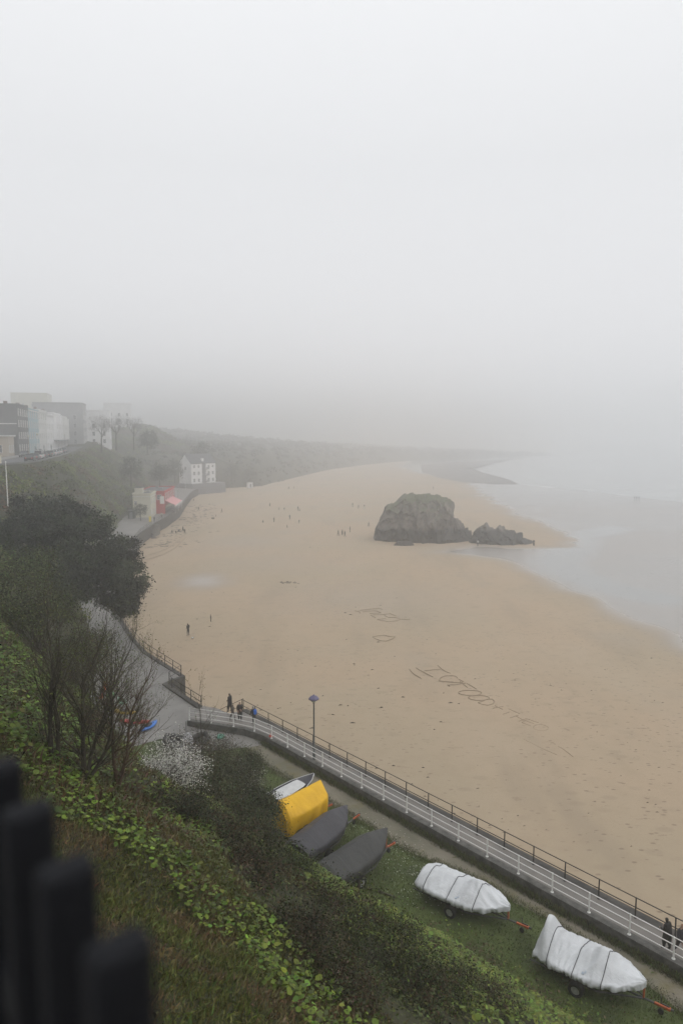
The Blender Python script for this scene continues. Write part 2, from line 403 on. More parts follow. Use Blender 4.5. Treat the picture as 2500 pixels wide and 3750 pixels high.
# the thin line of foam at the edge of the sea
def ribbon(mb, pts, wfun, z0, h, m=0):
    for i in range(len(pts) - 1):
        pass
    k = len(pts); Lr = []
    for i in range(k):
        t = (pts[min(i + 1, k - 1)] - pts[max(i - 1, 0)]); t.z = 0
        nrm = Vector((-t.y, t.x, 0)).normalized() * wfun(i)
        p = pts[i]; Lr.append([(p.x - nrm.x, p.y - nrm.y, z0), (p.x - nrm.x * .4, p.y - nrm.y * .4, z0 + h), (p.x + nrm.x * .4, p.y + nrm.y * .4, z0 + h), (p.x + nrm.x, p.y + nrm.y, z0)])
    mb.grid(Lr, m)
def resample(pts, step):
    out_ = [pts[0].copy()]; 
    for a_, b_ in zip(pts[:-1], pts[1:]):
        n = max(1, int((b_ - a_).length / step))
        out_ += [a_.lerp(b_, (i + 1) / n) for i in range(n)]
    return out_
M['foam'] = pm('sea_foam', (.72, .73, .74), (.55, .57, .58), 2.0, .7)
mb = MB(); ep = resample(edge[6:16], 3.0)
ribbon(mb, ep, lambda i: .55 + .8 * abs(math.sin(i * .7) * math.sin(i * .23 + 1)), .016, .06)
ep2 = [p + Vector((14 + 5 * math.sin(i * .2), 10, 0)) for i, p in enumerate(ep[30:80])]
ribbon(mb, ep2, lambda i: .25 + .4 * abs(math.sin(i * .5)), .016, .05)
tag(mb.build('foam', M['foam']), 'thin line of white foam where the sea curls round the wet flat', 'foam', kind='stuff')

# ------------------------------------------------------------------ the hillside under the overlook and along the bay
NT = [-40, 0, 12, 20, 28, 32, 40, 46, 50, 60, 71, 81]
N_SB = [24, 24.5, 24.3, 23.4, 20.6, 18.8, 18.2, 18.0, 18.0, 19.6, 25.2, 27.9]
N_ZT = [21, 21, 21, 21.5, 22.5, 23, 24, 24.5, 24.6, 24.6, 24.2, 23.7]
N_S0 = [.45, .45, .45, .45, .45, .45, .45, .45, .45, 1, 2, 2]
N_EX = [1, 1, 1.0, 1.05, 1.15, 1.25, 1.45, 1.7, 1.85, 2.0, 1.9, 1.6]
ZLAWN = 2.55
def profile(x, e): return 1 - np.power(np.clip(x, 0, 1), e)
def hs(s, t):
    """height of the near hillside (arrays)"""
    s = np.asarray(s, float); t = np.asarray(t, float)
    sb = np.interp(t, NT, N_SB); zt = np.interp(t, NT, N_ZT); s0 = np.interp(t, NT, N_S0); ex = np.interp(t, NT, N_EX)
    x = np.clip((s - s0) / (sb - s0), 0, 1)
    z = ZLAWN + (zt - ZLAWN) * profile(x, ex)
    return z + .32 * sines(s, t, 7, 21) * np.sin(PI * x) ** .5
rows = np.linspace(0, 1.0, 46)
stations = []
for t in np.arange(-40, 81.01, 1.0):
    s0 = np.interp(t, NT, N_S0); sb = np.interp(t, NT, N_SB)
    S = s0 + (sb - s0) * rows; Z = hs(S, np.full_like(S, t))
    stations.append(np.stack([S * ES[0] + t * ET[0], S * ES[1] + t * ET[1], Z], -1))
near_n = len(stations)
FAR_B = [(*ST(29.3, 86)[:2], 2.6), (*ST(32, 97)[:2], 2.6), (-44.5, 114, 2.6), (-50.5, 133, 2.7), (-53.3, 150, 2.7), (-57, 170, 2.7), (-62.5, 190, 2.8), (-65.5, 205, 2.8), (-68, 230, 2.8), (-75, 262, 2.9), (-82, 300, 3), (-92, 330, 3), (-84, 352, 2), (-56, 366, .5)]
FAR_T = [(-55.5, 82, 23.2), (-57.5, 100, 22.4), (-60, 119, 22), (-60.5, 137, 22), (-67, 158, 22), (-74, 181, 22), (-81, 203, 22), (-89, 227, 22), (-97, 251, 22), (-106, 285, 23), (-118, 320, 25), (-128, 350, 27), (-140, 400, 32), (-135, 470, 36)]
prevB = stations[-1][-1]; prevT = stations[-1][0]
Bs = [tuple(prevB)] + FAR_B; Ts = [tuple(prevT)] + FAR_T
for i in range(len(Bs) - 1):
    n = 6
    for k in range(1, n + 1):
        u = k / n
        B = np.array(Bs[i]) * (1 - u) + np.array(Bs[i + 1]) * u; T = np.array(Ts[i]) * (1 - u) + np.array(Ts[i + 1]) * u
        xy = T[None, :2] + (B - T)[None, :2] * rows[:, None]
        z = B[2] + (T[2] - B[2]) * profile(rows, 1.35) + .9 * sines(xy[:, 0], xy[:, 1], 22, 22) * np.sin(PI * rows)
        stations.append(np.concatenate([xy, z[:, None]], 1))
HG = np.array(stations)                                     # [station,row,3]
mb = MB(); mb.grid([[tuple(p) for p in st_] for st_ in HG])
hill_o = tag(mb.build('hillside', M['soil'], smooth=True), kind='structure')
def sample_hill(n, i0=0, i1=None, j0=0, j1=None):
    G = HG[i0:i1, j0:j1]
    a = np.linalg.norm(np.cross(G[1:, :-1] - G[:-1, :-1], G[:-1, 1:] - G[:-1, :-1]), axis=-1)
    p = a.ravel() / a.sum(); c = rng.choice(len(p), n, p=p); i, j = np.unravel_index(c, a.shape)
    u, v = rng.random(n)[:, None], rng.random(n)[:, None]
    P = (G[i, j] * (1 - u) + G[i + 1, j] * u) * (1 - v) + (G[i, j + 1] * (1 - u) + G[i + 1, j + 1] * u) * v
    Nn = unit(np.cross(G[i + 1, j] - G[i, j], G[i, j + 1] - G[i, j])); Nn *= np.sign(Nn[:, 2:3] + 1e-9)
    return P, Nn
# the top: pavement of the overlook with its retaining wall, the town plateau
mb = MB()
mb.prism([tuple(ST(.42, -40)[:2]), tuple(ST(.42, 46)[:2]), tuple(ST(-14, 46)[:2]), tuple(ST(-14, -40)[:2])], 19.5, 25.4)
tag(mb.build('overlook_pavement', M['concrete']), kind='structure')
mb = MB()
pl = [(ST(2, 46).x, ST(2, 46).y)] + [(p[0], p[1]) for p in [tuple(HG[i, 0]) for i in range(near_n - 30, near_n)] + FAR_T]
zz = [24.3] + [float(HG[i, 0, 2]) for i in range(near_n - 30, near_n)] + [p[2] for p in FAR_T]
G = [[(x, y, z - .02), (x - 60, y + 15, z), (x - 500, y + 120, z + 6), (x - 1500, y + 300, z + 25)] for (x, y), z in zip(pl, zz)]
mb.grid(G)
tag(mb.build('town_ground', M['soil']), kind='structure')

# far wooded hills closing the bay: they rise gently inland, so that the upper slopes are the farther ones
HB = [(-92, 330), (-84, 352), (-56, 366), (-44, 377), (-40, 405), (-30, 460), (-11, 566), (20, 660), (62, 752), (130, 850), (230, 940), (330, 1010)]
off = [0, 6, 14, 28, 55, 100, 180, 300, 480, 720, 1050, 1500]
hgt_ = [0, 7, 12, 16, 19, 23, 28, 34, 41, 48, 55, 62]
def hill_row(i):
    p = Vector((*HB[i], 0)); a_ = Vector((*HB[max(i - 1, 0)], 0)); b_ = Vector((*HB[min(i + 1, len(HB) - 1)], 0))
    t = (b_ - a_).normalized(); nrm = Vector((-t.y, t.x, 0))
    inl = (nrm * .5 + Vector((-.35, .9, 0))).normalized()
    fade = np.interp(i, [0, 6, 9, len(HB) - 1], [1, 1, .45, .03])
    return [(p.x + (nrm.x * min(d, 30) + inl.x * max(d - 30, 0)), p.y + (nrm.y * min(d, 30) + inl.y * max(d - 30, 0)), -.3 + h * fade * (1 + .10 * math.sin(i * 1.7 + d * .012))) for d, h in zip(off, hgt_)]
rowsH = [hill_row(i) for i in range(len(HB))]
FG = []
for i in range(len(rowsH) - 1):
    for k in range(6):
        u = k / 6; FG.append([tuple(np.array(a_) * (1 - u) + np.array(b_) * u) for a_, b_ in zip(rowsH[i], rowsH[i + 1])])
FG.append(rowsH[-1])
mb = MB(); mb.grid(FG); tag(mb.build('hill', M['soil'], smooth=True), kind='structure')
FG = np.array(FG)

# ------------------------------------------------------------------ lawn, track, yard, promenade
def sheet(name, poly, z, mat, cell=None):
    bm = bmesh.new(); f = bm.faces.new([bm.verts.new((p[0], p[1], z)) for p in poly]); bm.faces.ensure_lookup_table()
    bmesh.ops.triangulate(bm, faces=[f]); bmesh.ops.recalc_face_normals(bm, faces=bm.faces)
    for q in bm.faces:
        if q.normal.z < 0: q.normal_flip()
    me_ = bpy.data.meshes.new(name); bm.to_mesh(me_); bm.free(); me_.materials.append(mat)
    return link(name, me_)
def white_s(t): return 30.4 - .0455 * (t - 14.3)
def black_s(t): return 31.62 - .0475 * (t - 15.3)
lawn = [ST(np.interp(t, NT, N_SB) - .8, t) for t in range(-35, 61, 3)] + [ST(25, 60), ST(26.5, 52), ST(29.4, 44.5)] + [ST(white_s(t) - .1, t) for t in range(44, -36, -4)]
tag(sheet('lawn', [tuple(p[:2]) for p in lawn], ZLAWN, M['grass']), kind='structure')
trk_r = [(2520, 3604), (2382, 3522), (2171, 3385), (1919, 3244), (1680, 3106), (1400, 2952), (1258, 2880), (1079, 2786), (941, 2704)]
trk_l = [(896, 2748), (977, 2809), (1182, 2924), (1280, 2985), (1370, 3035), (1460, 3098), (1554, 3148), (1640, 3180), (1765, 3228), (1860, 3290), (1960, 3345), (2100, 3420), (2250, 3530), (2400, 3635), (2560, 3760)]
tr = resample([at(x, y, ZLAWN) for x, y in trk_r], .5); tl = resample([at(x, y, ZLAWN) for x, y in trk_l], .5)
far_s = [ST(29.5, 8), ST(30.2, -30)]; far_l = [ST(27.6, 8), ST(27.4, -30)]
def wob(pts, amp, seed):
    return [(p.x + amp * noise.noise((p.x * 1.3, p.y * 1.3, seed)) + amp * .6 * noise.noise((p.x * 4, p.y * 4, seed)), p.y + amp * noise.noise((p.y * 1.3, p.x * 1.3, seed + 5))) for p in pts]
tp = [tuple(far_s[1][:2])] + wob(tr, .22, 1) + wob(tl, .35, 9) + [tuple(far_l[1][:2])]
tag(sheet('track', tp, ZLAWN + .006, M['track']), kind='structure')
yard = [ST(28.9, 44.2), ST(27.2, 44.6), ST(26.3, 45.2), ST(24.6, 46), ST(23.2, 48), ST(22.3, 51), ST(21, 55), ST(24, 56), ST(28, 52), ST(29.4, 48)]
tag(sheet('yard', [tuple(p[:2]) for p in yard], ZLAWN + .012, M['concrete']), kind='structure')

PROM = [((29.9, 50.4), (19.4, 50.5)), ((27.62, 53.2), (18.0, 53)), ((27.7, 61.0), (19.0, 60)), ((30.05, 61.9), (20, 61.6)), ((30.27, 71.7), (25.2, 71.3)), ((31.4, 78.3), (27.3, 79)), ((33.3, 86.4), (29.1, 86)), ((37.3, 96.8), (31.8, 97))]
PROM = [(ST(*a_), ST(*b_)) for a_, b_ in PROM] + [(Vector((a_, b_, 0)), Vector((c_, d_, 0))) for a_, b_, c_, d_ in
        ((-38, 115, -45, 114), (-43, 133, -51, 133), (-47, 150, -56, 150), (-50.5, 170, -61, 170), (-52.4, 190, -67, 190), (-52.8, 205, -70, 205), (-55, 230, -72.5, 230), (-60, 260, -75.5, 262), (-66, 300, -83, 300), (-67, 318, -92, 330))]
ZP = [2.58, 2.8, 2.85] + [2.9] * (len(PROM) - 3)
mb = MB(); mb.grid([[(b_.x, b_.y, z), (a_.lerp(b_, .5).x, a_.lerp(b_, .5).y, z + .03), (a_.x, a_.y, z)] for (a_, b_), z in zip(PROM, ZP)])
tag(mb.build('promenade', M['concrete']), kind='structure')
# raised walk between the two railings
inner = [ST(white_s(t) - .22, t) for t in (-30, 0, 15, 30, 44.9)] + [ST(28.2, 46.8), ST(27.0, 48.8), ST(25.3, 51.3)]
outer_ = [ST(27.9, 53.6), ST(28.65, 52.0), ST(28.65, 50.5), ST(30.25, 50.5)] + [ST(black_s(t) + .25, t) for t in (48, 44, 30, 15, 0, -30)]
walk = sheet('raised_walk', [tuple(p[:2]) for p in inner + outer_], 3.0, M['deck']); tag(walk, kind='structure')
def wall_along(mb, pts, z0, z1, thick, m=0):
    k = len(pts); Gr = []
    for i in range(k):
        t = pts[min(i + 1, k - 1)] - pts[max(i - 1, 0)]; t.z = 0
        nrm = Vector((-t.y, t.x, 0)).normalized() * thick / 2; p = pts[i]
        Gr.append([(p.x - nrm.x, p.y - nrm.y, z0), (p.x - nrm.x, p.y - nrm.y, z1), (p.x + nrm.x, p.y + nrm.y, z1), (p.x + nrm.x, p.y + nrm.y, z0)])
    mb.grid(Gr, m)
    mb.add([Gr[0][3], Gr[0][2], Gr[0][1], Gr[0][0]], [(0, 1, 2, 3)], m); mb.add(Gr[-1], [(0, 1, 2, 3)], m)
kp = resample([ST(white_s(t) - .25, t) for t in (-30, 0, 15, 30, 44.9)] + [ST(28.2, 46.8), ST(27.0, 48.8), ST(25.35, 51.35)], 1.0)
mb = MB(); wall_along(mb, kp, ZLAWN - .1, 3.12, .42)
tag(mb.build('low_wall', M['kerb']), 'low mossy concrete wall carrying the white railing above the gravel track', 'wall')
sw = [ST(black_s(t) + .3, t) for t in (-30, 0, 15, 30, 40, 48, 50.4)]
sw2 = [ST(28.6, 50.6), ST(28.3, 52.5), ST(27.62, 53.3)] + [a_.copy() for a_, b_ in PROM[2:]]
mb = MB(); wall_along(mb, resample(sw, 2), -.6, 3.06, .5); wall_along(mb, resample(sw2, 2), -.6, 2.98, .5)
tag(mb.build('sea_wall', M['seawall']), 'dark stone sea wall holding the promenade above the beach', 'wall')
# steps from the raised walk down to the sand
M['steps'] = pm('step_concrete', (.2, .185, .165), (.12, .112, .1), 1.2, .8, .3)
def stairs(label, origin, direction, side, width, n, rise, going, group=None):
    r = thing('beach_steps', label, 'steps', origin, 0, group)
    d = Vector(direction).normalized(); sd_ = Vector(side).normalized()
    for i in range(n):
        mb = MB(); a_ = d * (i * going); b_ = d * ((i + 1.06) * going)
        pts = [a_ + sd_ * width / 2, b_ + sd_ * width / 2, b_ - sd_ * width / 2, a_ - sd_ * width / 2]
        mb.prism([tuple(p[:2]) for p in pts], -origin[2] - .3, -(i + 1) * rise)
        mb.build('step', M['steps'], r)
    return r
et = Vector((*ET, 0)); es = Vector((*ES, 0))
stairs('concrete steps going down to the sand beside three walkers on the raised walk', ST(29.45, 50.5, 3.0), et, es, 1.5, 14, .205, .36)
stairs('flight of pale steps from the promenade to the beach below the cream building', (-51.9, 189, 2.9), (0.0, -1, 0), (1, 0, 0), 2.6, 12, .24, .55)
# ------------------------------------------------------------------ railings
def railing(label, pts, spacing, heights, mat, pr, rr, cat='railing', group=None, name='railing'):
    pts = [Vector(p) for p in pts]
    r = thing(name, label, cat, pts[0], 0, group); o = pts[0]
    pm_ = MB().tube([(0, 0, 0), (0, 0, max(heights) + .02)], pr, 7).lathe([(pr * 2.2, -.01), (pr * 2.2, .02), (pr, .04)], 7).mesh('post', mat)
    seg = [(b - a).length for a, b in zip(pts[:-1], pts[1:])]; tot = sum(seg); n = max(1, round(tot / spacing))
    def on(d):
        for a, b, l in zip(pts[:-1], pts[1:], seg):
            if d <= l + 1e-6: return a.lerp(b, d / l)
            d -= l
        return pts[-1]
    P = [on(tot * i / n) for i in range(n + 1)]
    for p in P:
        q = link('post', pm_, r, p - o)
        q.rotation_euler = (random.uniform(-.012, .012), random.uniform(-.012, .012), random.uniform(0, 3))
    for h in heights:
        MB().tube([p - o + Vector((0, 0, h + random.uniform(-.006, .006))) for p in P], rr, 6).build('rail', mat, r, smooth=True)
    return r
railing('dark iron railing with two rails along the seaward edge of the raised walk', [ST(black_s(t), t, 3.0) for t in (-8, 10, 25, 38, 50.2)], 1.92, (1.08, .56), M['rail_brown'], .036, .028)
railing('white painted railing with three rails on the low wall beside the track', [ST(white_s(t) - .25, t, 3.12) for t in (-8, 10, 25, 44.9)] + [ST(28.2, 46.8, 3.12), ST(27.0, 48.8, 3.12), ST(25.4, 51.25, 3.12)], 2.04, (1.06, .68, .3), M['white_paint'], .04, .026)
railing('dark iron railing round the stone bastion and on towards the cream building', [ST(27.66, 53.4, 2.9), ST(27.72, 60.9, 2.9), ST(29.95, 61.9, 2.98)] + [a + Vector((0, 0, 2.98)) for a, b in PROM[4:12]] + [Vector((-52.3, 187, 2.98))], 2.0, (1.08, .56), M['rail_brown'], .038, .03)
railing('dark railing in front of the red café building', [Vector((-52.5, 193, 2.98)), Vector((-52.9, 205, 2.98)), Vector((-55.1, 230, 2.98))], 2.0, (1.08, .56), M['rail_brown'], .038, .03)
# handrail of the steps: level, then down with the flight
r = thing('handrail', 'dark handrail bending down with the steps to the sand', 'handrail', ST(30.2, 50.4, 3.0))
o = ST(30.2, 50.4, 3.0)
hp = [ST(30.2, 50.4, 3.0), ST(30.2, 52.2, 2.0), ST(30.2, 53.3, 1.4), ST(30.2, 54.9, .5)]
for dz in (1.05, .5):
    MB().tube([p - o + Vector((0, 0, dz)) for p in hp], .022, 6).build('rail', M['rail_brown'], r)
for p in hp: MB().tube([p - o + Vector((0, 0, -.4)), p - o + Vector((0, 0, 1.06))], .025, 6).build('post', M['rail_brown'], r)

# ------------------------------------------------------------------ iron fence of the overlook
FTOP = EYE - .35
f0 = Vector((-.156, .443, 0)); r = thing('iron_fence', 'black iron fence of square bars along the edge of the overlook', 'fence', (f0.x, f0.y, 25.4), math.atan2(ET[1], ET[0]))
bmx = bmesh.new(); bmesh.ops.create_cube(bmx, size=1); bmesh.ops.scale(bmx, vec=(.031, .046, FTOP - 25.4), verts=bmx.verts)
bmesh.ops.bevel(bmx, geom=bmx.edges[:], offset=.012, segments=3, affect='EDGES', profile=.6)
bar = bpy.data.meshes.new('bar'); bmx.to_mesh(bar); bmx.free(); bar.materials.append(M['fence_iron'])
for i in range(-14, 34):
    link('bar', bar, r, (i * .1127, 0, (FTOP - 25.4) / 2))
MB().box((1.1, 0, FTOP - 25.4 - .24), (6.4, .028, .05)).build('rail', M['fence_iron'], r)
MB().box((1.1, 0, .14), (6.4, .028, .05)).build('rail', M['fence_iron'], r)

# ------------------------------------------------------------------ street lamp by the walk
M['lamp_post'] = pm('lamp_post_paint', (.105, .118, .118), (.06, .068, .07), 3, .5)
M['lamp_cap'] = pm('lamp_cap', (.13, .12, .22), (.07, .065, .12), 3, .45)
M['lamp_glass'] = pm('lamp_glass', (.62, .62, .54), (.5, .5, .44), 4, .3)
lp = ST(29.3, 38.9, ZLAWN)
r = thing('street_lamp', 'grey lamp post with purple domed cap standing beside the white railing', 'street lamp', lp)
MB().lathe([(.115, -.1), (.115, .02), (.1, 1.1), (.085, 1.16), (.062, 1.2), (.05, 4.85), (.07, 4.88), (.07, 4.95)], 12).build('post', M['lamp_post'], r, smooth=True)
MB().lathe([(.07, 4.95), (.16, 5.0), (.235, 5.17), (.22, 5.2)], 14).build('lantern', M['lamp_glass'], r, smooth=True)
MB().lathe([(.3, 5.2), (.395, 5.21), (.38, 5.26), (.26, 5.4), (.12, 5.47), (.05, 5.49), (.05, 5.55), (.0, 5.57)], 16).build('cap', M['lamp_cap'], r, smooth=True)

# ------------------------------------------------------------------ covered boats and their trailers
def cover_mesh(L_, secs, mat, hem, wr=.05, seed=0, pw=1.0, ns=170, na=49, skirt=.3, name='cover'):
    """secs: rows (x/L, half width, gunwale z, ridge z); a cloth draped over gunwales and ridge"""
    S = np.array(secs); xs = np.linspace(0, 1, ns); G = []
    def ip(k, x):
        i = min(np.searchsorted(S[:, 0], x, 'right') - 1, len(S) - 2); u = (x - S[i, 0]) / (S[i + 1, 0] - S[i, 0]); u = u * u * (3 - 2 * u) * .6 + u * .4
        return S[i, k] * (1 - u) + S[i + 1, k] * u
    for x in xs:
        hw, zg, zr = ip(1, x), ip(2, x), ip(3, x); row = []
        for a in np.linspace(-1, 1, na):
            b = abs(a); sg = 1 if a > 0 else -1; X_ = x * L_
            if b < .68:
                q = b / .68; y = hw * q ** .95; z = zg + (zr - zg) * (1 - q ** (1.35 if x < .2 else 1.0)) ** (pw if x > .24 else pw * (.75 + .25 * max(0, (x - .12) / .12)))
                crease = (1.1 - 3.2 * abs(noise.noise((X_ * 1.25 + a * 2.9 * math.sin(X_ * 1.3 + seed), a * 1.3, seed)))) * (.25 if hem > .8 else 1)
                fine = noise.noise((X_ * 4.5 + a * 2, a * 3.0, seed + 7))
                pleat = 0 if hem > .8 else 1 - 3 * abs(noise.noise((X_ * 5.2 + a * .8, sg * 3.1, seed + 19)))
                z += wr * (.75 * crease * (.3 + .7 * math.sin(PI * q)) + .25 * fine + .2 * pleat * q * q * q)
            else:
                q = (b - .68) / .32; h_ = hem * (1 + .35 * noise.noise((X_ * 1.7, a, seed + 3)))
                y = hw * (1 + .03 * math.sin(PI * q)) - q * skirt * .25
                z = zg - q * h_
                fold = 1.6 * noise.noise((X_ * 1.9 + q * .5, sg, seed + 11)) if hem > .8 else noise.noise((X_ * 3.3 + q * .4, sg, seed + 11)) + .45 * (1 - 3 * abs(noise.noise((X_ * 5.2 + a * .8, sg * 3.1, seed + 19))))
                y += wr * (4.2 if hem > .8 else 1.5) * fold * q; z += wr * .3 * fold
            row.append((X_, y * sg, z))
        G.append(row)
    mb = MB(); mb.grid(G)
    for end in (0, -1):                                    # the cloth closes over stern and bow
        e_ = G[end]; k = len(e_) // 2
        mb.add(e_, [(i, i + 1, len(e_) - 2 - i, len(e_) - 1 - i) for i in range(k)])
    return mb, G
def hull_mesh(L_, secs, draft, mat):
    S = np.array(secs); G = []
    for x in np.linspace(.02, .97, 22):
        hw = np.interp(x, S[:, 0], S[:, 1]) * .9; zg = np.interp(x, S[:, 0], S[:, 2]) - .05
        kz = zg - draft * min(1, (1.02 - x) * 3.5); row = []
        for a in np.linspace(-1, 1, 13):
            b = abs(a); row.append((x * L_, hw * math.copysign(b ** .8, a), kz + (zg - kz) * b ** 2.2))
        G.append(row)
    mb = MB(); mb.grid(G); mb.add(G[0], [tuple(range(13))]); mb.add(G[-1], [tuple(range(13))])
    return mb
M['shaded_steel'] = pm('shaded_steel', (.1, .102, .105), (.05, .051, .053), 5, .6, metal=.3)  # galvanised steel with the shade under the boats put into its colour
def trailer(label, loc, rz, L_, Wd, wheel_x, hitch=True, group='boat trailers parked on the grass', extra=1.25):
    r = thing('boat_trailer', label, 'trailer', loc, rz, group)
    w_ = Wd * .36
    mb = MB()
    for sg in (-1, 1):
        mb.tube([(-.1, sg * w_, .5), (L_ * .62, sg * w_, .5), (L_ * .98, sg * .08, .5)], .038, 6)
    for x in (.1, L_ * .3, L_ * .6): mb.tube([(x, -w_, .5), (x, w_, .5)], .03, 6)
    mb.build('frame', M['shaded_steel'], r)
    MB().tube([(L_ * .55, 0, .47), (L_ + extra - .35, 0, .47)], .045, 6).build('drawbar', M['shaded_steel'], r)
    MB().tube([(wheel_x, -Wd * .47, .33), (wheel_x, Wd * .47, .33)], .035, 6).build('axle', M['shaded_steel'], r)
    for sg in (-1, 1):
        y = sg * Wd * .47
        tm = MB()
        ring = [[(wheel_x + (rr_ * math.cos(q)), y + yy, .33 + rr_ * math.sin(q)) for rr_, yy in ((.19, -.09), (.3, -.09), (.325, -.05), (.325, .05), (.3, .09), (.19, .09))] for q in np.linspace(0, 2 * PI, 19)]
        tm.grid(ring, 0, closed=True); tyre = tm.build('wheel', M['rubber'], r, smooth=True)
        rm = MB(); rm.tube([(wheel_x, y - .06, .33), (wheel_x, y + .06, .33)], .19, 14); rm.build('rim', M['rim'], tyre)
        mg = MB(); mg.grid([[(wheel_x + .38 * math.cos(q), y - .1, .33 + .38 * math.sin(q)), (wheel_x + .38 * math.cos(q), y + .1, .33 + .38 * math.sin(q))] for q in np.linspace(.3, PI - .3, 9)])
        mg.build('mudguard', M['rubber'], r)
    x0 = L_ + extra - .75
    MB().box((x0 + .12, 0, .49), (.5, .09, .08)).box((x0 + .42, 0, .5), (.16, .13, .11)).build('hitch', M['orange'], r)
    MB().tube([(x0 + .45, 0, .5), (x0 + .62, 0, .53)], .05, 8).box((x0 + .3, 0, .6), (.3, .03, .05)).build('hitch_lever', M['shaded_steel'], r)
    MB().box((L_ * .985, 0, .8), (.07, .08, .6)).box((L_ * .985 - .1, 0, 1.08), (.18, .2, .16)).build('winch_post', M['orange'] if hitch else M['shaded_steel'], r)
    MB().tube([(x0 + .1, .12, .12), (x0 + .1, .12, .8)], .025, 6).build('jockey_post', M['shaded_steel'], r)
    MB().tube([(x0 + .1, .08, .12), (x0 + .1, .16, .12)], .12, 12).build('jockey_wheel', M['rubber'], r)
    return r
def place(stern, bow):
    d = bow - stern; return math.atan2(d.y, d.x), Vector((d.x, d.y, 0)).length
def cloth(name, c1, c2, rough=.65):
    m = pm(name, c1, c2, 1.1, rough, .35, 9, spec=.35); return m
M['white_cover'] = cloth('silver_cover', (.64, .66, .68), (.53, .545, .56), .5)
M['grey_cover'] = cloth('grey_cover', (.068, .068, .078), (.052, .052, .06), .6)
M['charcoal_cover'] = cloth('charcoal_cover', (.062, .063, .062), (.046, .047, .047), .65)
M['yellow_cover'] = cloth('yellow_tarpaulin', (.80, .47, .012), (.70, .385, .01), .5)
M['strap'] = pm('webbing_strap', (.03, .033, .042), (.02, .02, .025), 10, .7)
M['dark_hull'] = pm('dark_hull', (.035, .035, .037), (.02, .02, .02), 2, .5)
M['grey_hull'] = pm('grey_tube_hull', (.22, .225, .23), (.15, .15, .155), 2, .5)
M['logo'] = pm('blue_print', (.46, .52, .6), (.42, .48, .56), 8, .6)
def covered_boat(label, stern, bow, secs, mat, hull, hem, seed, draft, straps=(), wr=.05, pw=1.0, wheel=.38, trailer_label='', logo=None, extra=1.25, skirt=.3):
    rz, L_ = place(stern, bow); loc = Vector((stern.x, stern.y, ZLAWN))
    b = thing('covered_boat', label, 'boat', loc, rz, 'boats stored on the grass')
    mb, G = cover_mesh(L_, secs, mat, hem, wr, seed, pw, skirt=skirt); cv = mb.build('cover', mat, b, smooth=True)
    hull_mesh(L_, secs, draft, hull).build('hull', hull, b, smooth=True)
    ns = len(G)
    for x in straps:
        i = int(x * (ns - 1)); row = [Vector(p) for p in G[i]]
        row2 = []
        for k, p in enumerate(row):
            sg = 1 if k > len(row) // 2 else -1
            row2.append(p + Vector((0, 0, .022)) if abs(k - len(row) / 2) < len(row) * .33 else p + Vector((0, sg * .03, .01)))
        MB().tube(row2[2:-2], .015, 5).build('strap', M['strap'], b)
    if logo:
        i = int(logo * (ns - 1)); lg = MB()
        for k in range(3):
            row = []
            for j in (10, 11):
                q = Vector(G[i + (k % 3) * 2][j + k // 2]); row.append(q + Vector((0, 0, .012)))
            lg.tube(row, .03, 4)
        lg.build('printed_emblem', M['logo'], cv)
    Wd = max(s_[1] for s_ in secs) * 2
    trailer(trailer_label, loc, rz, L_, Wd, L_ * wheel, extra=extra)
    return b
RIB4 = [(0, .92, 1.0, 1.42), (.05, 1.08, 1.08, 1.75), (.16, 1.18, 1.1, 1.72), (.32, 1.2, 1.1, 1.66), (.5, 1.2, 1.12, 1.68), (.6, 1.18, 1.14, 2.05), (.66, 1.15, 1.15, 2.08), (.78, .94, 1.2, 1.6), (.9, .56, 1.26, 1.42), (.97, .24, 1.3, 1.38), (1, .07, 1.3, 1.33)]
RIB5 = [(0, .85, .95, 1.2), (.04, 1.0, 1.05, 1.85), (.085, 1.12, 1.1, 2.65), (.115, 1.16, 1.1, 2.6), (.17, 1.22, 1.12, 2.0), (.24, 1.26, 1.12, 1.68), (.4, 1.27, 1.12, 1.6), (.52, 1.26, 1.14, 1.78), (.60, 1.24, 1.16, 2.15), (.66, 1.2, 1.17, 2.1), (.78, .98, 1.22, 1.62), (.9, .58, 1.28, 1.44), (.97, .25, 1.32, 1.4), (1, .07, 1.32, 1.35)]
RIB4 = [(x, h_, g_ - .1, g_ - .1 + (r_ - g_) * .86) for x, h_, g_, r_ in RIB4]; RIB5 = [(x, h_, g_ - .1, g_ - .1 + (r_ - g_) * .9) for x, h_, g_, r_ in RIB5]
GREY = [(0, .88, 1.2, 1.5), (.05, .98, 1.22, 1.62), (.3, 1.06, 1.22, 1.9), (.5, 1.06, 1.25, 2.05), (.66, 1.0, 1.32, 2.14), (.8, .76, 1.42, 1.98), (.92, .36, 1.55, 1.85), (1, .06, 1.68, 1.74)]
YEL = [(0, .84, 1.25, 1.9), (.06, 1.02, 1.38, 2.16), (.4, 1.1, 1.56, 2.3), (.7, 1.08, 1.64, 2.4), (.9, .95, 1.72, 2.5), (.97, .76, 1.78, 2.5), (1, .52, 1.7, 2.3)]
covered_boat('boat under a silver grey cover with flat stern, strapped three times', at(1549, 3196, 3.5), at(1866, 3322, 3.7), RIB4, M['white_cover'], M['grey_hull'], .24, 3, .55, (.14, .42, .70), .11, 1.15, .45, 'trailer with orange hitch under the flat sterned silver covered boat', .5)
covered_boat('boat under a silver grey cover rising to a tall peak over its stern motor', at(1975, 3440, 3.5), at(2364, 3604, 3.7), RIB5, M['white_cover'], M['grey_hull'], .24, 14, .55, (.17, .42, .68), .12, 1.2, .45, 'trailer with orange hitch under the tall peaked silver covered boat', .5)
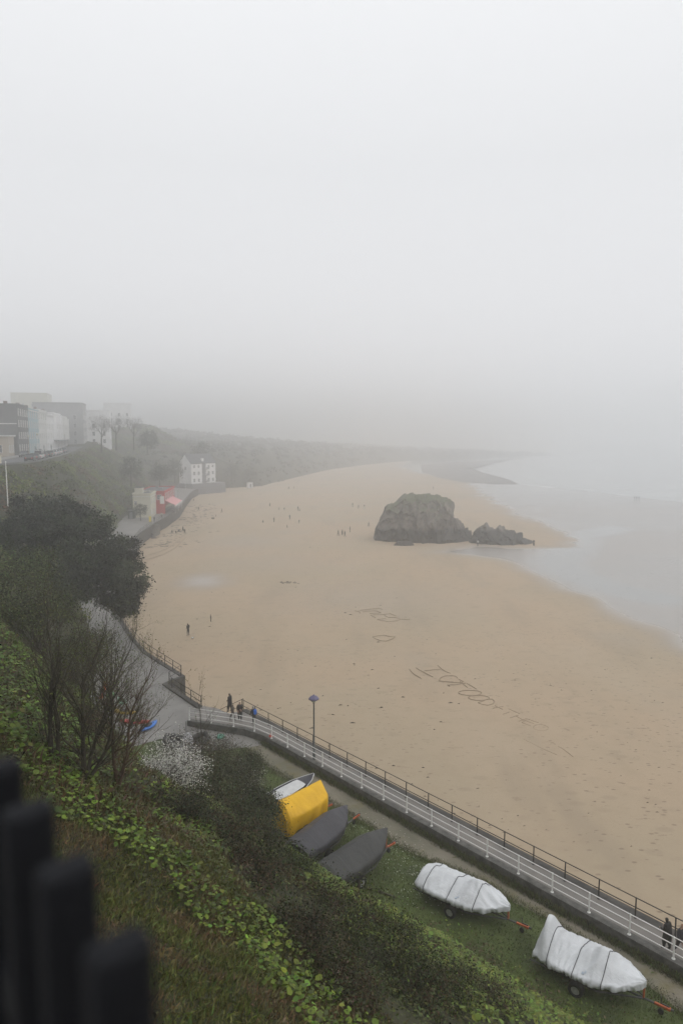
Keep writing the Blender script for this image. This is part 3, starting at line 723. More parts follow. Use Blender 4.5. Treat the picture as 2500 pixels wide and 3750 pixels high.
covered_boat('pointed boat under a slate grey cover between the yellow boat and the charcoal one', at(1085, 3122, 3.6), at(1270, 2966, 3.95), GREY, M['grey_cover'], M['dark_hull'], .42, 23, .7, (), .02, .85, .36, 'trailer with orange hitch under the slate grey covered boat', extra=1.55)
covered_boat('pointed boat under a charcoal cover standing alone beside open grass', at(1190, 3212, 3.6), at(1416, 3050, 3.95), GREY, M['charcoal_cover'], M['dark_hull'], .42, 31, .7, (), .02, .85, .36, 'trailer with orange hitch under the charcoal covered boat', extra=.95)
covered_boat('boat wrapped in a bright yellow tarpaulin beside the bushes', at(1020, 2985, 3.9), at(1178, 2900, 4.2), YEL, M['yellow_cover'], M['dark_hull'], .95, 47, .7, (), .07, .95, .4, 'trailer with orange hitch under the yellow tarpaulin', extra=1.1, skirt=.15)
# open dinghy with a white deck behind the yellow boat
M['navy'] = pm('navy_hull', (.02, .024, .04), (.014, .016, .025), 3, .35); M['white_deck'] = pm('white_deck', (.62, .63, .63), (.5, .51, .51), 2, .5)
sB, bB = at(1000, 2925, 3.3), at(1149, 2843, 3.5); rz, L_ = place(sB, bB)
d = thing('dinghy', 'navy dinghy with a white inner cover behind the yellow tarpaulin', 'boat', (sB.x, sB.y, ZLAWN), rz, 'boats stored on the grass')
DS = [(0, .72, .8, .9), (.3, .82, .82, .9), (.6, .74, .9, .98), (.85, .4, 1.02, 1.05), (1, .04, 1.15, 1.15)]
G = []
for x in np.linspace(0, 1, 26):
    S = np.array(DS); hw = np.interp(x, S[:, 0], S[:, 1]); zg = np.interp(x, S[:, 0], S[:, 2]); kz = zg - .62 * min(1, (1.03 - x) * 3)
    G.append([(x * L_, hw * math.copysign(abs(a) ** .7, a), kz + (zg - kz) * abs(a) ** 2) for a in np.linspace(-1, 1, 15)])
mb = MB(); mb.grid(G); mb.add(G[0], [tuple(range(15))]); mb.build('hull', M['navy'], d, smooth=True)
mb = MB(); wm = [[(p[0], p[1] * q * .9, p[2] + .06 * (1 - q * q) + .02) for q in np.linspace(-.8, .8, 9)] for p in [Vector((r_[0][0], abs(r_[0][1]), r_[0][2])) for r_ in G[:18]]]
mb.grid(wm); mb.build('inner_cover', M['white_deck'], d, smooth=True)
mb = MB(); wm = [[(p[0], p[1] * q * .96, p[2] + .05 * (1 - q * q) + .012) for q in np.linspace(-1, 1, 7)] for p in [Vector((r_[0][0], abs(r_[0][1]), r_[0][2])) for r_ in G[17:]]]
mb.grid(wm); mb.build('foredeck', M['navy'], d, smooth=True)
MB().tube([Vector(r_[-1]) + Vector((0, 0, .02)) for r_ in G], .025, 5).build('gunwale', M['white_deck'], d)
MB().tube([Vector(r_[0]) + Vector((0, 0, .02)) for r_ in G], .025, 5).build('gunwale', M['white_deck'], d)
MB().box((L_ * .3, 0, .12), (.5, 1.1, .24)).box((L_ * .7, 0, .2), (.25, .5, .4)).build('cradle', M['bark'], d)

# two dark inflatables with grey tarpaulins, in the yard
M['tarp'] = pm('crumpled_tarp', (.42, .42, .43), (.26, .26, .27), 3, .5, .5, 8); M['teal'] = pm('teal_patch', (.03, .33, .27), (.02, .25, .2), 4, .5)
def inflatable(label, p, rz, patch=False, mast=False):
    b = thing('inflatable_boat', label, 'boat', p, rz, 'inflatables in the yard')
    pts = [(-1.5, .62, .42), (0.4, .66, .45), (1.1, .5, .52), (1.5, 0, .62), (1.1, -.5, .52), (.4, -.66, .45), (-1.5, -.62, .42)]
    MB().tube(pts, [.2, .23, .23, .21, .23, .23, .2], 10).build('tube', M['dark_hull'], b, smooth=True)
    MB().prism([(-1.4, -.55), (1.0, -.5), (1.35, 0), (1.0, .5), (-1.4, .55)], .1, .38).build('floor', M['dark_hull'], b)
    MB().box((-1.38, 0, .45), (.08, 1.1, .5)).build('transom', M['dark_hull'], b)
    G = []
    for i, r_ in enumerate((.62, .5, .42, .2, .02)):
        G.append([(-1.1 + r_ * 1.2 * math.cos(q) * (1 + .25 * noise.noise((q * 2, i, p.x))), r_ * math.sin(q) * (1 + .3 * noise.noise((q * 2, i, p.y))), (.45, .7, 1.05, 1.5, 1.62)[i] + .12 * noise.noise((q, i * 2, 1))) for q in np.linspace(0, 2 * PI, 25)[:-1]])
    mb = MB(); mb.grid(G, closed=True); mb.build('tarpaulin', M['tarp'], b, smooth=False)
    if patch: MB().box((.55, -.88, .46), (.3, .03, .2)).build('patch', M['teal'], b)
    if mast: MB().tube([(-1.3, .3, .4), (-1.3, .3, 2.7)], .03, 6).build('pole', M['galv'], b)
inflatable('dark inflatable with a teal patch and an upright pole, by the blossoming bush', at(655, 2740, ZLAWN), 2.5, True, True)
inflatable('dark inflatable under a peaked grey tarpaulin with no patch', at(715, 2742, ZLAWN), 1.2)

# kayaks and bags stored along the foot of the slope
def kayak(label, p, rz, tilt, colr, L_=2.9, name='kayak', roll=0.0):
    mt = pm('kayak_' + label.split()[0], colr, tuple(c * .7 for c in colr), 2, .4)
    b = thing(name, label, 'kayak', p, rz, 'kayaks stored in the yard'); b.rotation_euler = (roll, tilt, rz)
    G = []
    for x in np.linspace(0, 1, 17):
        hw = .37 * math.sin(PI * min(max(x, .015), .985)) ** .55; zc = .12 * abs(2 * x - 1) ** 3
        G.append([(x * L_ - L_ / 2, hw * math.cos(q), .18 + zc + (.17 if math.sin(q) < 0 else .12) * math.sin(q) * min(1, hw * 4)) for q in np.linspace(0, 2 * PI, 15)[:-1]])
    mb = MB(); mb.grid(G, closed=True); mb.build('hull', mt, b, smooth=True)
    mb = MB(); mb.lathe([(.30, .0), (.33, .05), (.27, .06), (.22, .02)], 14); s_ = mb.build('cockpit', M['dark_hull'], b, (0, 0, .29)); s_.scale = (1.5, .75, 1)
    MB().box((-.3, 0, .38), (.08, .4, .24)).build('seat', M['dark_hull'], b)
kz = 2.75
kayak('orange kayak standing on end against the slope', at(386, 2560, kz) + Vector((0, 0, .75)), .6, -1.25, (.75, .13, .015), 1.9)
kayak('green kayak lying beside the orange one', at(405, 2552, kz), 1.9, 0, (.12, .5, .14), 2.0)
kayak('mint green kayak lying between the green and yellow ones', at(447, 2574, kz), 2.1, 0, (.3, .62, .42), 2.0)
kayak('yellow kayak lying next to the red one', at(455, 2614, kz), 2.9, 0, (.62, .42, .02), 2.4)
kayak('red kayak lying broadside in the row', at(495, 2650, kz), 3.05, 0, (.5, .03, .035), 2.7)
kayak('blue kayak lying end on beside the red one', at(543, 2668, kz), 1.15, 0, (.06, .2, .6), 2.2)
# small litter on the grass and walk
M['green_net'] = pm('green_net', (.16, .4, .3), (.08, .25, .18), 9, .7, .6, 20)
mb = MB(); mb.grid([[(rr_ * math.cos(q) * (1 + .3 * noise.noise((q * 3, rr_, 2))), rr_ * math.sin(q), zz_ + .06 * noise.noise((q * 4, rr_ * 9, 1))) for q in np.linspace(0, 2 * PI, 15)[:-1]] for rr_, zz_ in ((.34, 0), (.32, .16), (.2, .26), (.03, .3))], closed=True)
tag(mb.build('net_bundle', M['green_net'], None, at(808, 2702, ZLAWN)), 'heap of green netting at the edge of the yard', 'net')
mb = MB(); mb.tube([(-.9, 0, .05), (0, .05, .06), (.9, -.02, .05)], .045, 6)
tag(mb.build('wooden_pole', M['bark'], None, at(1390, 3272, ZLAWN) + Vector((0, 0, .02)), -.45), 'weathered pole lying on the grass beyond the charcoal boat', 'pole')
M['red_cloth'] = pm('red_plastic', (.7, .08, .06), (.5, .05, .04), 8, .5)
mb = MB(); mb.lathe([(.16, 0), (.17, .04), (.1, .2), (.03, .24)], 9)
tag(mb.build('marker_buoy', M['red_cloth'], None, at(992, 2702, 3.0) + Vector((0, 0, .1))), 'small red buoy lying on the low wall by the bend of the white railing', 'buoy')
# ------------------------------------------------------------------ buildings
def wall_mat(name, c, rough=.85): return pm(name, c, tuple(x * .86 for x in c), .35, rough, .15, 3)
M['slate'] = pm('slate_roof', (.085, .088, .095), (.05, .052, .058), 1.2, .6, .3)
M['flat_roof'] = pm('felt_roof', (.1, .105, .11), (.06, .064, .07), .6, .8)
_wm = {}
def window_meshes(w_, h_, frame):
    k = (round(w_, 2), round(h_, 2), frame.name)
    if k not in _wm:
        f = MB(); t = .09
        f.box((0, -.03, h_ / 2 - t / 2), (w_, .1, t)).box((0, -.03, -h_ / 2 + t / 2), (w_ + .12, .16, t))
        f.box((-w_ / 2 + t / 2, -.03, 0), (t, .1, h_ - 2 * t)).box((w_ / 2 - t / 2, -.03, 0), (t, .1, h_ - 2 * t)).box((0, -.03, 0), (w_ - 2 * t, .07, .05)).box((0, -.035, 0), (.05, .066, h_ - 2 * t))
        p = MB().box((0, .012, 0), (w_ - .06, .05, h_ - .06))
        _wm[k] = (p.mesh('window', M['window_dark']), f.mesh('frame', frame))
    return _wm[k]
def window(parent, x, y, z, w_, h_, rz=0.0, frame=None):
    p, f = window_meshes(w_, h_, frame or M['frame_white'])
    o = link('window', p, parent, (x, y, z), rz); link('frame', f, o); return o
def house(label, p, rz, W, D, H, mat, roof='flat', front=(), end=(), parapet=True, cat='building', name='town_house', roofh=2.5, group=None):
    """local x along the front, y inward, front at y = 0 looking to -y"""
    r = thing(name, label, cat, p, rz, group)
    mb = MB()
    if roof == 'gable':
        prof = [(0, -2), (D, -2), (D, H), (D / 2, H + roofh), (0, H)]
        V = [(0, a, b) for a, b in prof] + [(W, a, b) for a, b in prof]
        mb.add(V, [(0, 1, 2, 3, 4), (9, 8, 7, 6, 5), (0, 5, 6, 1), (1, 6, 7, 2), (4, 9, 5, 0)])
        mb.build('wall', mat, r)
        rb = MB(); ov = .3
        for y0, y1 in ((-ov, D / 2), (D + ov, D / 2)):
            z0 = H - ov * roofh / (D / 2)
            rb.add([(-.25, y0, z0 + .03), (W + .25, y0, z0 + .03), (W + .25, y1, H + roofh + .03), (-.25, y1, H + roofh + .03), (-.25, y0, z0 + .18), (W + .25, y0, z0 + .18), (W + .25, y1, H + roofh + .18), (-.25, y1, H + roofh + .18)],
                   [(0, 3, 2, 1), (4, 5, 6, 7), (0, 1, 5, 4), (1, 2, 6, 5), (2, 3, 7, 6), (3, 0, 4, 7)])
        rf = rb.build('roof', M['slate'], r)
    else:
        mb.box((W / 2, D / 2, H / 2 - 1), (W, D, H + 2)); mb.build('wall', mat, r)
        rb = MB().box((W / 2, D / 2, H + .06), (W - .5, D - .5, .12)); rf = rb.build('roof', M['flat_roof'], r)
        if parapet:
            pb = MB()
            for c_, d_ in (((W / 2, -.02, H + .2), (W + .2, .34, .4)), ((W / 2, D + .02, H + .2), (W + .2, .34, .4)), ((-.02, D / 2, H + .2), (.34, D - .34, .4)), ((W + .02, D / 2, H + .2), (.34, D - .34, .4))): pb.box(c_, d_)
            pb.build('parapet', mat, r)
    for x, z, w_, h_ in front: window(r, x, -.01, z, w_, h_)
    for y, z, w_, h_ in end: window(r, -.01, y, z, w_, h_, -PI / 2)
    return r, rf
def grid_w(x0, x1, nx_, zs, w_, h_): return [(x0 + (x1 - x0) * (i + .5) / nx_, z, w_, h_) for z in zs for i in range(nx_)]

# cream and red buildings on the promenade
M['cream'] = wall_mat('cream_render', (.60, .58, .47)); M['red'] = wall_mat('red_paint', (.42, .035, .04)); M['white_wall'] = wall_mat('white_render', (.80, .80, .80))
crz = math.atan2(.995, -.1)
def coast_pt(p, along, inland): return Vector((p[0] - .1 * along - .995 * inland, p[1] + .995 * along - .1 * inland, p[2]))
# front of these looks to the sea (local -y), local x runs away along the promenade
r, rf = house('cream two storey building with flat roof at the promenade steps', (-57.2, 204, 2.85), crz, 9.5, 5.2, 7.0, M['cream'], front=grid_w(0, 9.5, 3, (1.6, 4.9), .9, 1.7), end=[(4.4, 4.6, .8, .9)], name='seafront_house')
MB().box((4, 4.0, 8.0), (3.0, 2.2, 1.7)).build('rooftop_hut', M['cream'], r); MB().box((4, 4.0, 8.9), (3.3, 2.5, .12)).build('hut_roof', M['flat_roof'], r)
MB().box((4.75, -.09, 6.35), (9.5, .14, .16)).box((-.09, 2.6, 6.35), (.14, 5.5, .16)).build('cornice', M['frame_white'], r)
MB().box((6.5, 1.6, 7.3), (1.0, .8, .4)).box((8.2, 2.2, 7.25), (.7, .7, .3)).build('roof_vent', M['galv'], r)
r, rf = house('red café with pink awning built over the promenade', (-55.6, 214, 2.85), crz, 22, 8.0, 6.9, M['red'], front=[], end=[(1.6, 5.3, 1.5, 1.6)], name='seafront_cafe')
for i in range(6): window(r, 2.2 + i * 3.5, -.01, 5.4, 1.5, 2.2)
MB().box((-.06, .75, 4.4), (.1, 1.3, 2.4)).build('white_sign', M['frame_white'], r)
mb = MB(); mb.add([(1, -.05, 4.2), (17, -.05, 4.2), (17, -3.2, 2.7), (1, -3.2, 2.7), (1, -.05, 4.12), (17, -.05, 4.12), (17, -3.2, 2.62), (1, -3.2, 2.62)], [(0, 1, 2, 3), (7, 6, 5, 4), (3, 2, 6, 7), (0, 3, 7, 4), (1, 5, 6, 2)])
M['awning'] = pm('pink_awning', (.72, .36, .36), (.6, .3, .31), 1.2, .8); mb.build('awning', M['awning'], r)
mb = MB()
for i in range(9): mb.box((1.9 + i * 1.8, -3.22, 2.5), (1.7, .04, .3))
mb.build('awning_valance', M['frame_white'], r)
MB().box((11, -.02, 1.3), (20, .1, 2.4)).build('open_front_shade', M['glass'], r)  # dark sheet stands in for the shade of the open ground floor
for x in (1.2, 9, 16.8): MB().tube([(x, -3.1, 0), (x, -3.1, 2.65)], .05, 6).build('awning_post', M['frame_white'], r)
MB().box((4, 4, 7.2), (1.2, 1, .7)).box((12, 3, 7.1), (1.6, 1.2, .5)).box((17, 5, 7.2), (1, 1, .7)).build('roof_vent', M['galv'], r)
# yellow board and dark kiosk near the steps
M['yellow_sign'] = pm('yellow_sign', (.75, .6, .03), (.6, .48, .02), 4, .5)
q = coast_pt((-54.0, 191.5, 2.9), 0, 0)
r = thing('notice_board', 'yellow notice board standing at the head of the promenade steps', 'sign', q, .2)
MB().box((0, 0, 1.0), (.62, .06, 1.5)).build('board', M['yellow_sign'], r); MB().tube([(-.25, 0, 0), (-.25, 0, .4)], .03, 6).tube([(.25, 0, 0), (.25, 0, .4)], .03, 6).build('leg', M['galv'], r)
r = thing('storage_shed', 'dark green shed against the end wall of the cream building', 'shed', (-61.2, 200.5, 2.85), crz)
MB().box((1.2, .9, 1.2), (2.4, 1.8, 2.4)).build('wall', wall_mat('green_board', (.03, .045, .035)), r); MB().box((1.2, .9, 2.46), (2.6, 2.0, .1)).build('roof', M['slate'], r); MB().box((-.04, .9, 1.05), (.06, .9, 2.0)).build('door', M['galv'], r)
# garden wall by the promenade behind the oak
mb = MB(); mb.box((0, 0, 1.6), (5, .5, 3.4)); tag(mb.build('garden_wall', wall_mat('pale_stone', (.3, .27, .2)), None, (-57.5, 166, 2.5), 1.9), 'pale stone wall at the foot of the slope before the cream building', 'wall')

# white house with a steep gable
hp_ = Vector((-70.6, 321, 5.0)); hrz = math.atan2(12, 9)
fr = []
for z in (1.5, 4.8, 8.0): fr += [(1.9, z, 1.25, 1.7 if z < 7 else 1.3), (4.7, z, 1.25, 1.7 if z < 7 else 1.3), (11.0, z, 1.25, 1.7 if z < 7 else 1.3), (13.6, z, 1.25, 1.7 if z < 7 else 1.3)]
r, rf = house('tall white house with steep gable and dark balcony recess above the beach', hp_, hrz, 15.4, 8.4, 9.6, M['white_wall'], 'gable', front=fr, end=[(3.9, 7.2, 1.1, 1.7)], name='white_house', roofh=4.2)
M['flat_grey'] = wall_mat('flat_grey_wall', (.17, .17, .18))
MB().box((7.9, -.07, 4.9), (2.3, .12, 9.6)).build('recess_shade', M['flat_grey'], r)  # flat dark strip stands in for the shade of the balcony recess
for z in (.6, 3.6, 6.7):
    MB().box((9.6, -.55, z), (1.9, 1.1, .14)).build('balcony', M['galv'], r)
    MB().box((9.6, -1.08, z + .55), (1.9, .05, .9)).build('balcony_rail', M['galv'], r)
MB().box((7.9, 1.2, 10.8), (1.1, 1.2, 2.2)).build('chimney', M['white_wall'], rf)
MB().box((.3, -.04, 4.8), (.34, .08, 9.6)).box((15.1, -.04, 4.8), (.34, .08, 9.6)).build('quoin', M['frame_white'], r)
mb = MB().box((9, 3.0, -2.6), (21, 11, 5.15)); tag(mb.build('terrace_wall', M['flat_grey'], None, hp_, hrz), 'grey stone terrace under the tall white house', 'wall')
# lamps and small white things by the house
def small_lamp(label, p, h_, mat=None, group=None, wide=.16):
    r = thing('street_lamp', label, 'street lamp', p, 0, group)
    MB().lathe([(.09, -1.5), (.09, .6), (.055, .8), (.045, h_)], 8).build('post', mat or M['white_paint'], r)
    MB().lathe([(.05, h_), (wide, h_ + .1), (wide * 1.6, h_ + .35), (.05, h_ + .5)], 8).build('lantern', M['lamp_glass'], r)
small_lamp('white street lamp beside the gable of the tall white house', (-71.8, 314, 3.2), 4.6)
small_lamp('slim lamp post on the hillside among bushes above the cream building', (-74, 206, 8), 4.2, M['galv'])
small_lamp('promenade lamp behind the red café awning', (-60, 250, 2.8), 4.4, M['galv'])
r = thing('beach_hut', 'little white hut at the end of the terrace wall', 'hut', (-47.5, 349, 1.2), .6)
MB().box((1.2, 1, 1.2), (2.4, 2, 3.0)).build('wall', M['white_wall'], r); MB().prism([(-.2, -.2), (2.6, -.2), (2.6, 2.2), (-.2, 2.2)], 2.7, 2.9).build('roof', M['slate'], r); MB().box((1.2, -.03, .9), (.9, .06, 1.9)).build('door', M['flat_grey'], r)

# terrace of tall houses along the cliff road
AX = Vector((-86, 183, 22)); DN = Vector((-.271, .963, 0)); IN = Vector((-.963, -.271, 0)); nrz = math.atan2(.963, -.271)
def row_pt(x, y=0.0): return AX + DN * x + IN * y
M['grey_stone'] = wall_mat('grey_stone', (.155, .155, .155)); M['teal_wall'] = wall_mat('teal_render', (.36, .47, .5)); M['pale_wall'] = wall_mat('pale_render', (.68, .68, .66)); M['buff'] = wall_mat('buff_render', (.48, .42, .35)); M['mid_grey'] = wall_mat('mid_grey_render', (.36, .36, .36)); M['brick_brown'] = wall_mat('brown_brick', (.2, .13, .1))
zs4 = (2.0, 5.4, 8.6, 11.6)
r, rf = house('big grey stone building whose blank end wall closes the cliff terrace', row_pt(0), nrz, 17, 26, 13.4, M['grey_stone'], front=grid_w(0, 17, 5, zs4, 1.2, 1.9), end=[(5, 8.8, .9, 1.2), (10, 4.6, .9, 1.2)])
MB().box((-.06, 13, 8.5), (.16, 25.6, .25)).build('string_course', M['pale_wall'], r); MB().box((3, 11, 14.6), (2.2, 1.2, 2.4)).build('chimney', M['brick_brown'], rf); MB().box((-.3, 9.5, 9.6), (.5, 5, 3.6)).build('brick_panel', M['brick_brown'], r)
r, rf = house('low buff corner building with pale parapet before the grey stone one', row_pt(-8.5, 1.0), nrz, 8, 8, 5.0, M['buff'], front=grid_w(0, 8, 3, (1.9,), 1.1, 2.0), end=grid_w(0, 8, 2, (2.0,), 1.1, 2.0))
MB().box((4, 4, 5.3), (8.8, 8.8, .35)).build('cornice', M['pale_wall'], r)
def tall_house(label, x, W, mat, nb, H, bays=False, porch=None):
    r, rf = house(label, row_pt(x), nrz, W, 12, H, mat, front=grid_w(0, W, nb, [z for z in zs4 if z < H - 1], 1.15, 2.0))
    if bays:
        for i in range(int(W // 5)):
            cx = W * (i + .5) / int(W // 5); mb = MB()
            mb.prism([(cx - 1.5, .1), (cx - 1.0, -1.0), (cx + 1.0, -1.0), (cx + 1.5, .1)], 4.0, H - .6); mb.build('bay', mat, r)
            for z in (5.6, 8.8): window(r, cx, -1.02, z, 1.3, 2.0)
        MB().box((W / 2, -.9, 3.6), (W, 1.8, .22)).build('balcony', M['flat_grey'], r)
    for k in range(2): MB().box((W * (.05 + .9 * k), 6, H + 1.2), (1.2, .9, 2.2)).build('chimney', M['brick_brown'], rf)
    MB().box((W / 2, -.12, H - .25), (W, .24, .3)).build('cornice', M['frame_white'], r)
    MB().box((W * .5, -.05, 1.1), (1.1, .1, 2.2)).build('door', M['glass'], r)
    return r
tall_house('teal painted tall house next to the grey stone building', 17.3, 19.4, M['teal_wall'], 5, 13.0)
r = tall_house('plain white tall house next to the teal one', 37, 17.5, M['pale_wall'], 4, 13.4)
tall_house('white tall house with shallow porch between plain house and bay windowed house', 54.8, 17, M['white_wall'], 4, 12.6)
tall_house('white bay windowed house with dark balcony along the cliff terrace', 72.1, 21.5, M['white_wall'], 5, 13.6, True)
tall_house('last bay windowed house of the white cliff terrace', 94, 22, M['pale_wall'], 5, 13.2, True)
house('tall dark grey block rising beyond the white terrace', row_pt(122, -6), nrz, 18, 20, 19.5, M['mid_grey'], front=grid_w(0, 18, 4, (3, 6.5, 10, 13.5), 1.2, 2), end=grid_w(0, 20, 3, (3, 6.5, 10, 13.5), 1.2, 2))
house('white square block beyond the dark grey one', row_pt(140, -16), nrz, 18, 14, 17, M['white_wall'], front=grid_w(0, 18, 4, (3, 6.5, 10), 1.2, 2), end=grid_w(0, 14, 3, (3, 6.5, 10), 1.2, 2))
house('pale tower block faint in fog above the terrace roofs', (-205, 405, 26), nrz, 24, 22, 24, M['cream'], front=grid_w(0, 22, 4, (4, 8, 12, 16), 1.4, 2), end=grid_w(0, 20, 3, (4, 8, 12, 16, 20), 1.4, 2))
house('cream tower block faint in fog beside the pale one', (-178, 418, 26), nrz, 22, 20, 27, M['cream'], end=grid_w(0, 16, 3, (8, 12, 16, 20), 1.4, 2))
house('pale villa half lost in fog behind bare trees on the hill', (-128, 420, 30), nrz, 20, 16, 17, M['white_wall'], end=grid_w(0, 14, 3, (3, 7, 10.5), 1.3, 2))

# the cliff road with its wall, lamps and parked cars
TL = [Vector(p) for p in FAR_T]
def off_line(pts, d):
    o_ = []
    for i, p in enumerate(pts):
        t = pts[min(i + 1, len(pts) - 1)] - pts[max(i - 1, 0)]; nrm = Vector((-t.y, t.x, 0)).normalized(); o_.append(p + nrm * d)
    return o_
rl = TL[1:10]; M['asphalt'] = pm('wet_asphalt', (.075, .075, .078), (.05, .05, .053), .5, .55)
mb = MB(); a1, a2 = off_line(rl, .6), off_line(rl, 8.5); mb.grid([[tuple(p + Vector((0, 0, .05))), tuple(q + Vector((0, 0, .05)))] for p, q in zip(a1, a2)]); tag(mb.build('road', M['asphalt']), kind='structure')
mb = MB(); a1, a2 = off_line(rl, 8.5), off_line(rl, 11.5); mb.grid([[tuple(p + Vector((0, 0, .17))), tuple(q + Vector((0, 0, .17)))] for p, q in zip(a1, a2)]); mb.grid([[tuple(p + Vector((0, 0, .17))), tuple(p + Vector((0, 0, .0)))] for p in a1]); tag(mb.build('pavement', M['concrete']), kind='structure')
mb = MB(); pts = resample(off_line(TL[1:9], .25), 4); k = len(pts)
Gw = []
for i, p in enumerate(pts):
    t = pts[min(i + 1, k - 1)] - pts[max(i - 1, 0)]; nrm = Vector((-t.y, t.x, 0)).normalized() * .22
    Gw.append([tuple(p - nrm + Vector((0, 0, -1.6))), tuple(p - nrm + Vector((0, 0, .32))), tuple(p + nrm + Vector((0, 0, .32))), tuple(p + nrm + Vector((0, 0, -.4)))])
mb.grid(Gw); tag(mb.build('cliff_wall', M['grey_stone']), 'dark low stone wall along the edge of the cliff road', 'wall')
small_lamp('tall lamp post standing before the buff corner building', (-71.5, 157, 22.0), 4.9, M['buff'], wide=.2)
small_lamp('tall pale lamp post on the cliff road before the teal house', (-67.2, 152, 22.0), 5.3, M['white_paint'], wide=.2)
small_lamp('lamp post at the far end of the parked cars', (-99, 246, 22.2), 5.3, M['galv'], wide=.2)
r = thing('flagpole', 'white flagpole standing on the slope above the dark evergreen tree', 'flagpole', atY(30, 1845, 100))
MB().lathe([(.09, -1), (.08, 0), (.05, 6.1)], 8).build('pole', M['white_paint'], r); MB().lathe([(.1, 6.1), (.1, 6.22), (.0, 6.26)], 8).build('finial', M['white_paint'], r)
r = thing('garden_wall', 'cream garden wall with square pillars beside the cliff road', 'wall', (-61.2, 118, 22), 1.5)
for i in range(5): MB().box((i * 1.5 - 2, 0, .75), (.5, .5, 1.7)).box((i * 1.5 - 2, 0, 1.64), (.6, .6, .1)).build('pillar', M['cream'], r)
for i in range(4): MB().box((i * 1.5 - 1.25, 0, .45), (.99, .3, 1.0)).build('panel', M['cream'], r)

def car_parts(van=False):
    if van: low = [(-2.3, .35), (-2.35, .9), (-2.3, 1.05), (1.2, 1.05), (2.1, .95), (2.35, .75), (2.35, .35)]; cab = [(-2.28, 1.05), (-2.2, 1.95), (.95, 1.95), (1.65, 1.05)]
    else: low = [(-2.1, .3), (-2.15, .75), (-2.05, .95), (.95, .95), (1.9, .83), (2.1, .62), (2.1, .3)]; cab = [(-1.85, .95), (-1.35, 1.45), (.25, 1.48), (1.0, .95)]
    W = .86
    def ext(mb, prof, w0, w1=None):
        n = len(prof); zm = max(p[1] for p in prof); z0 = min(p[1] for p in prof)
        V = []
        for sg in (-1, 1):
            for x, z in prof:
                ww = w0 if w1 is None else w0 + (w1 - w0) * (z - z0) / (zm - z0); V.append((x, sg * ww, z))
        mb.add(V, [tuple(range(n - 1, -1, -1)), tuple(range(n, 2 * n))] + [(i, (i + 1) % n, n + (i + 1) % n, n + i) for i in range(n)])
    b = MB(); ext(b, low, W)
    zc = max(p[1] for p in cab); b.box(((cab[1][0] + cab[2][0]) / 2, 0, zc + .02), (cab[2][0] - cab[1][0] + .1, 1.3, .05))
    for x in (cab[1][0] + .05, (cab[1][0] + cab[2][0]) / 2, cab[2][0] - .02):
        for sg in (-1, 1): b.box((x, sg * .755, (zc + .95) / 2), (.09, .06, zc - .95))
    g = MB(); ext(g, cab, W - .05, .66)
    return b.mesh('body', []), g.mesh('glass', [])
carA, carB = car_parts(), car_parts(True)
wh = MB().tube([(0, -.1, 0), (0, .1, 0)], .31, 14).mesh('wheel', M['rubber']); rmw = MB().tube([(0, -.105, 0), (0, .105, 0)], .18, 10).mesh('rim', M['rim'])
hl = MB().box((0, 0, 0), (.08, .34, .14)).mesh('headlight', M['lamp_glass']); tlm = MB().box((0, 0, 0), (.06, .28, .16)).mesh('tail_light', M['red_cloth'])
for m_ in (carA[1], carB[1]): m_.materials.append(M['glass'])
def car(label, p, rz, colr, kind=carA):
    r = thing('parked_car', label, 'car' if kind is carA else 'van', p, rz, 'cars parked on the cliff road')
    mt = pm('car_paint_' + label.split()[0], colr, tuple(c * .85 for c in colr), 1, .3, coat=.6)
    me_ = kind[0].copy(); me_.materials.append(mt); link('body', me_, r); link('glass', kind[1], r)
    for x in (-1.35, 1.3):
        for y in (-.78, .78): q_ = link('wheel', wh, r, (x, y, .31)); link('rim', rmw, q_)
    for y in (-.58, .58): link('headlight', hl, r, (2.1 if kind is carA else 2.34, y, .66)); link('tail_light', tlm, r, (-2.12 if kind is carA else -2.35, y, .72))
cl = off_line(TL[1:10], 2.0); cl2 = off_line(TL[1:10], 7.4)
def along(pts, Yv):
    for a_, b_ in zip(pts[:-1], pts[1:]):
        if a_.y <= Yv <= b_.y:
            u = (Yv - a_.y) / (b_.y - a_.y); t = b_ - a_; return a_.lerp(b_, u) + Vector((0, 0, .055)), math.atan2(t.y, t.x)
cars = [(139.5, (.05, .055, .05), carA, 'dark green hatchback first in the line along the cliff wall'), (147, (.2, .2, .2), carA, 'grey car between the dark green hatchback and the white van'), (154, (.75, .75, .75), carB, 'white van parked in the line along the cliff wall'),
        (161.5, (.12, .125, .13), carA, 'slate car parked directly behind the white van'), (168.5, (.02, .025, .03), carA, 'black car second behind the white van'), (176, (.3, .33, .32), carA, 'sage grey car third behind the white van'), (183.5, (.7, .71, .72), carA, 'white car behind the sage grey one'),
        (191, (.5, .52, .53), carA, 'silver car between the two white cars'), (199, (.72, .72, .72), carA, 'white estate near the far end of the line'), (208, (.04, .05, .08), carA, 'navy car behind the white estate'), (218, (.35, .36, .37), carA, 'pewter car last in the line along the cliff wall')]
for Yv, c_, kd, lb in cars:
    p, a_ = along(cl, Yv); car(lb, p, a_, c_, kd)
p, a_ = along(cl2, 168); car('charcoal car parked on the house side of the cliff road', p, a_ + PI, (.04, .04, .042))
p, a_ = along(cl2, 196); car('ash grey car parked before the white terrace houses', p, a_ + PI, (.25, .25, .26))

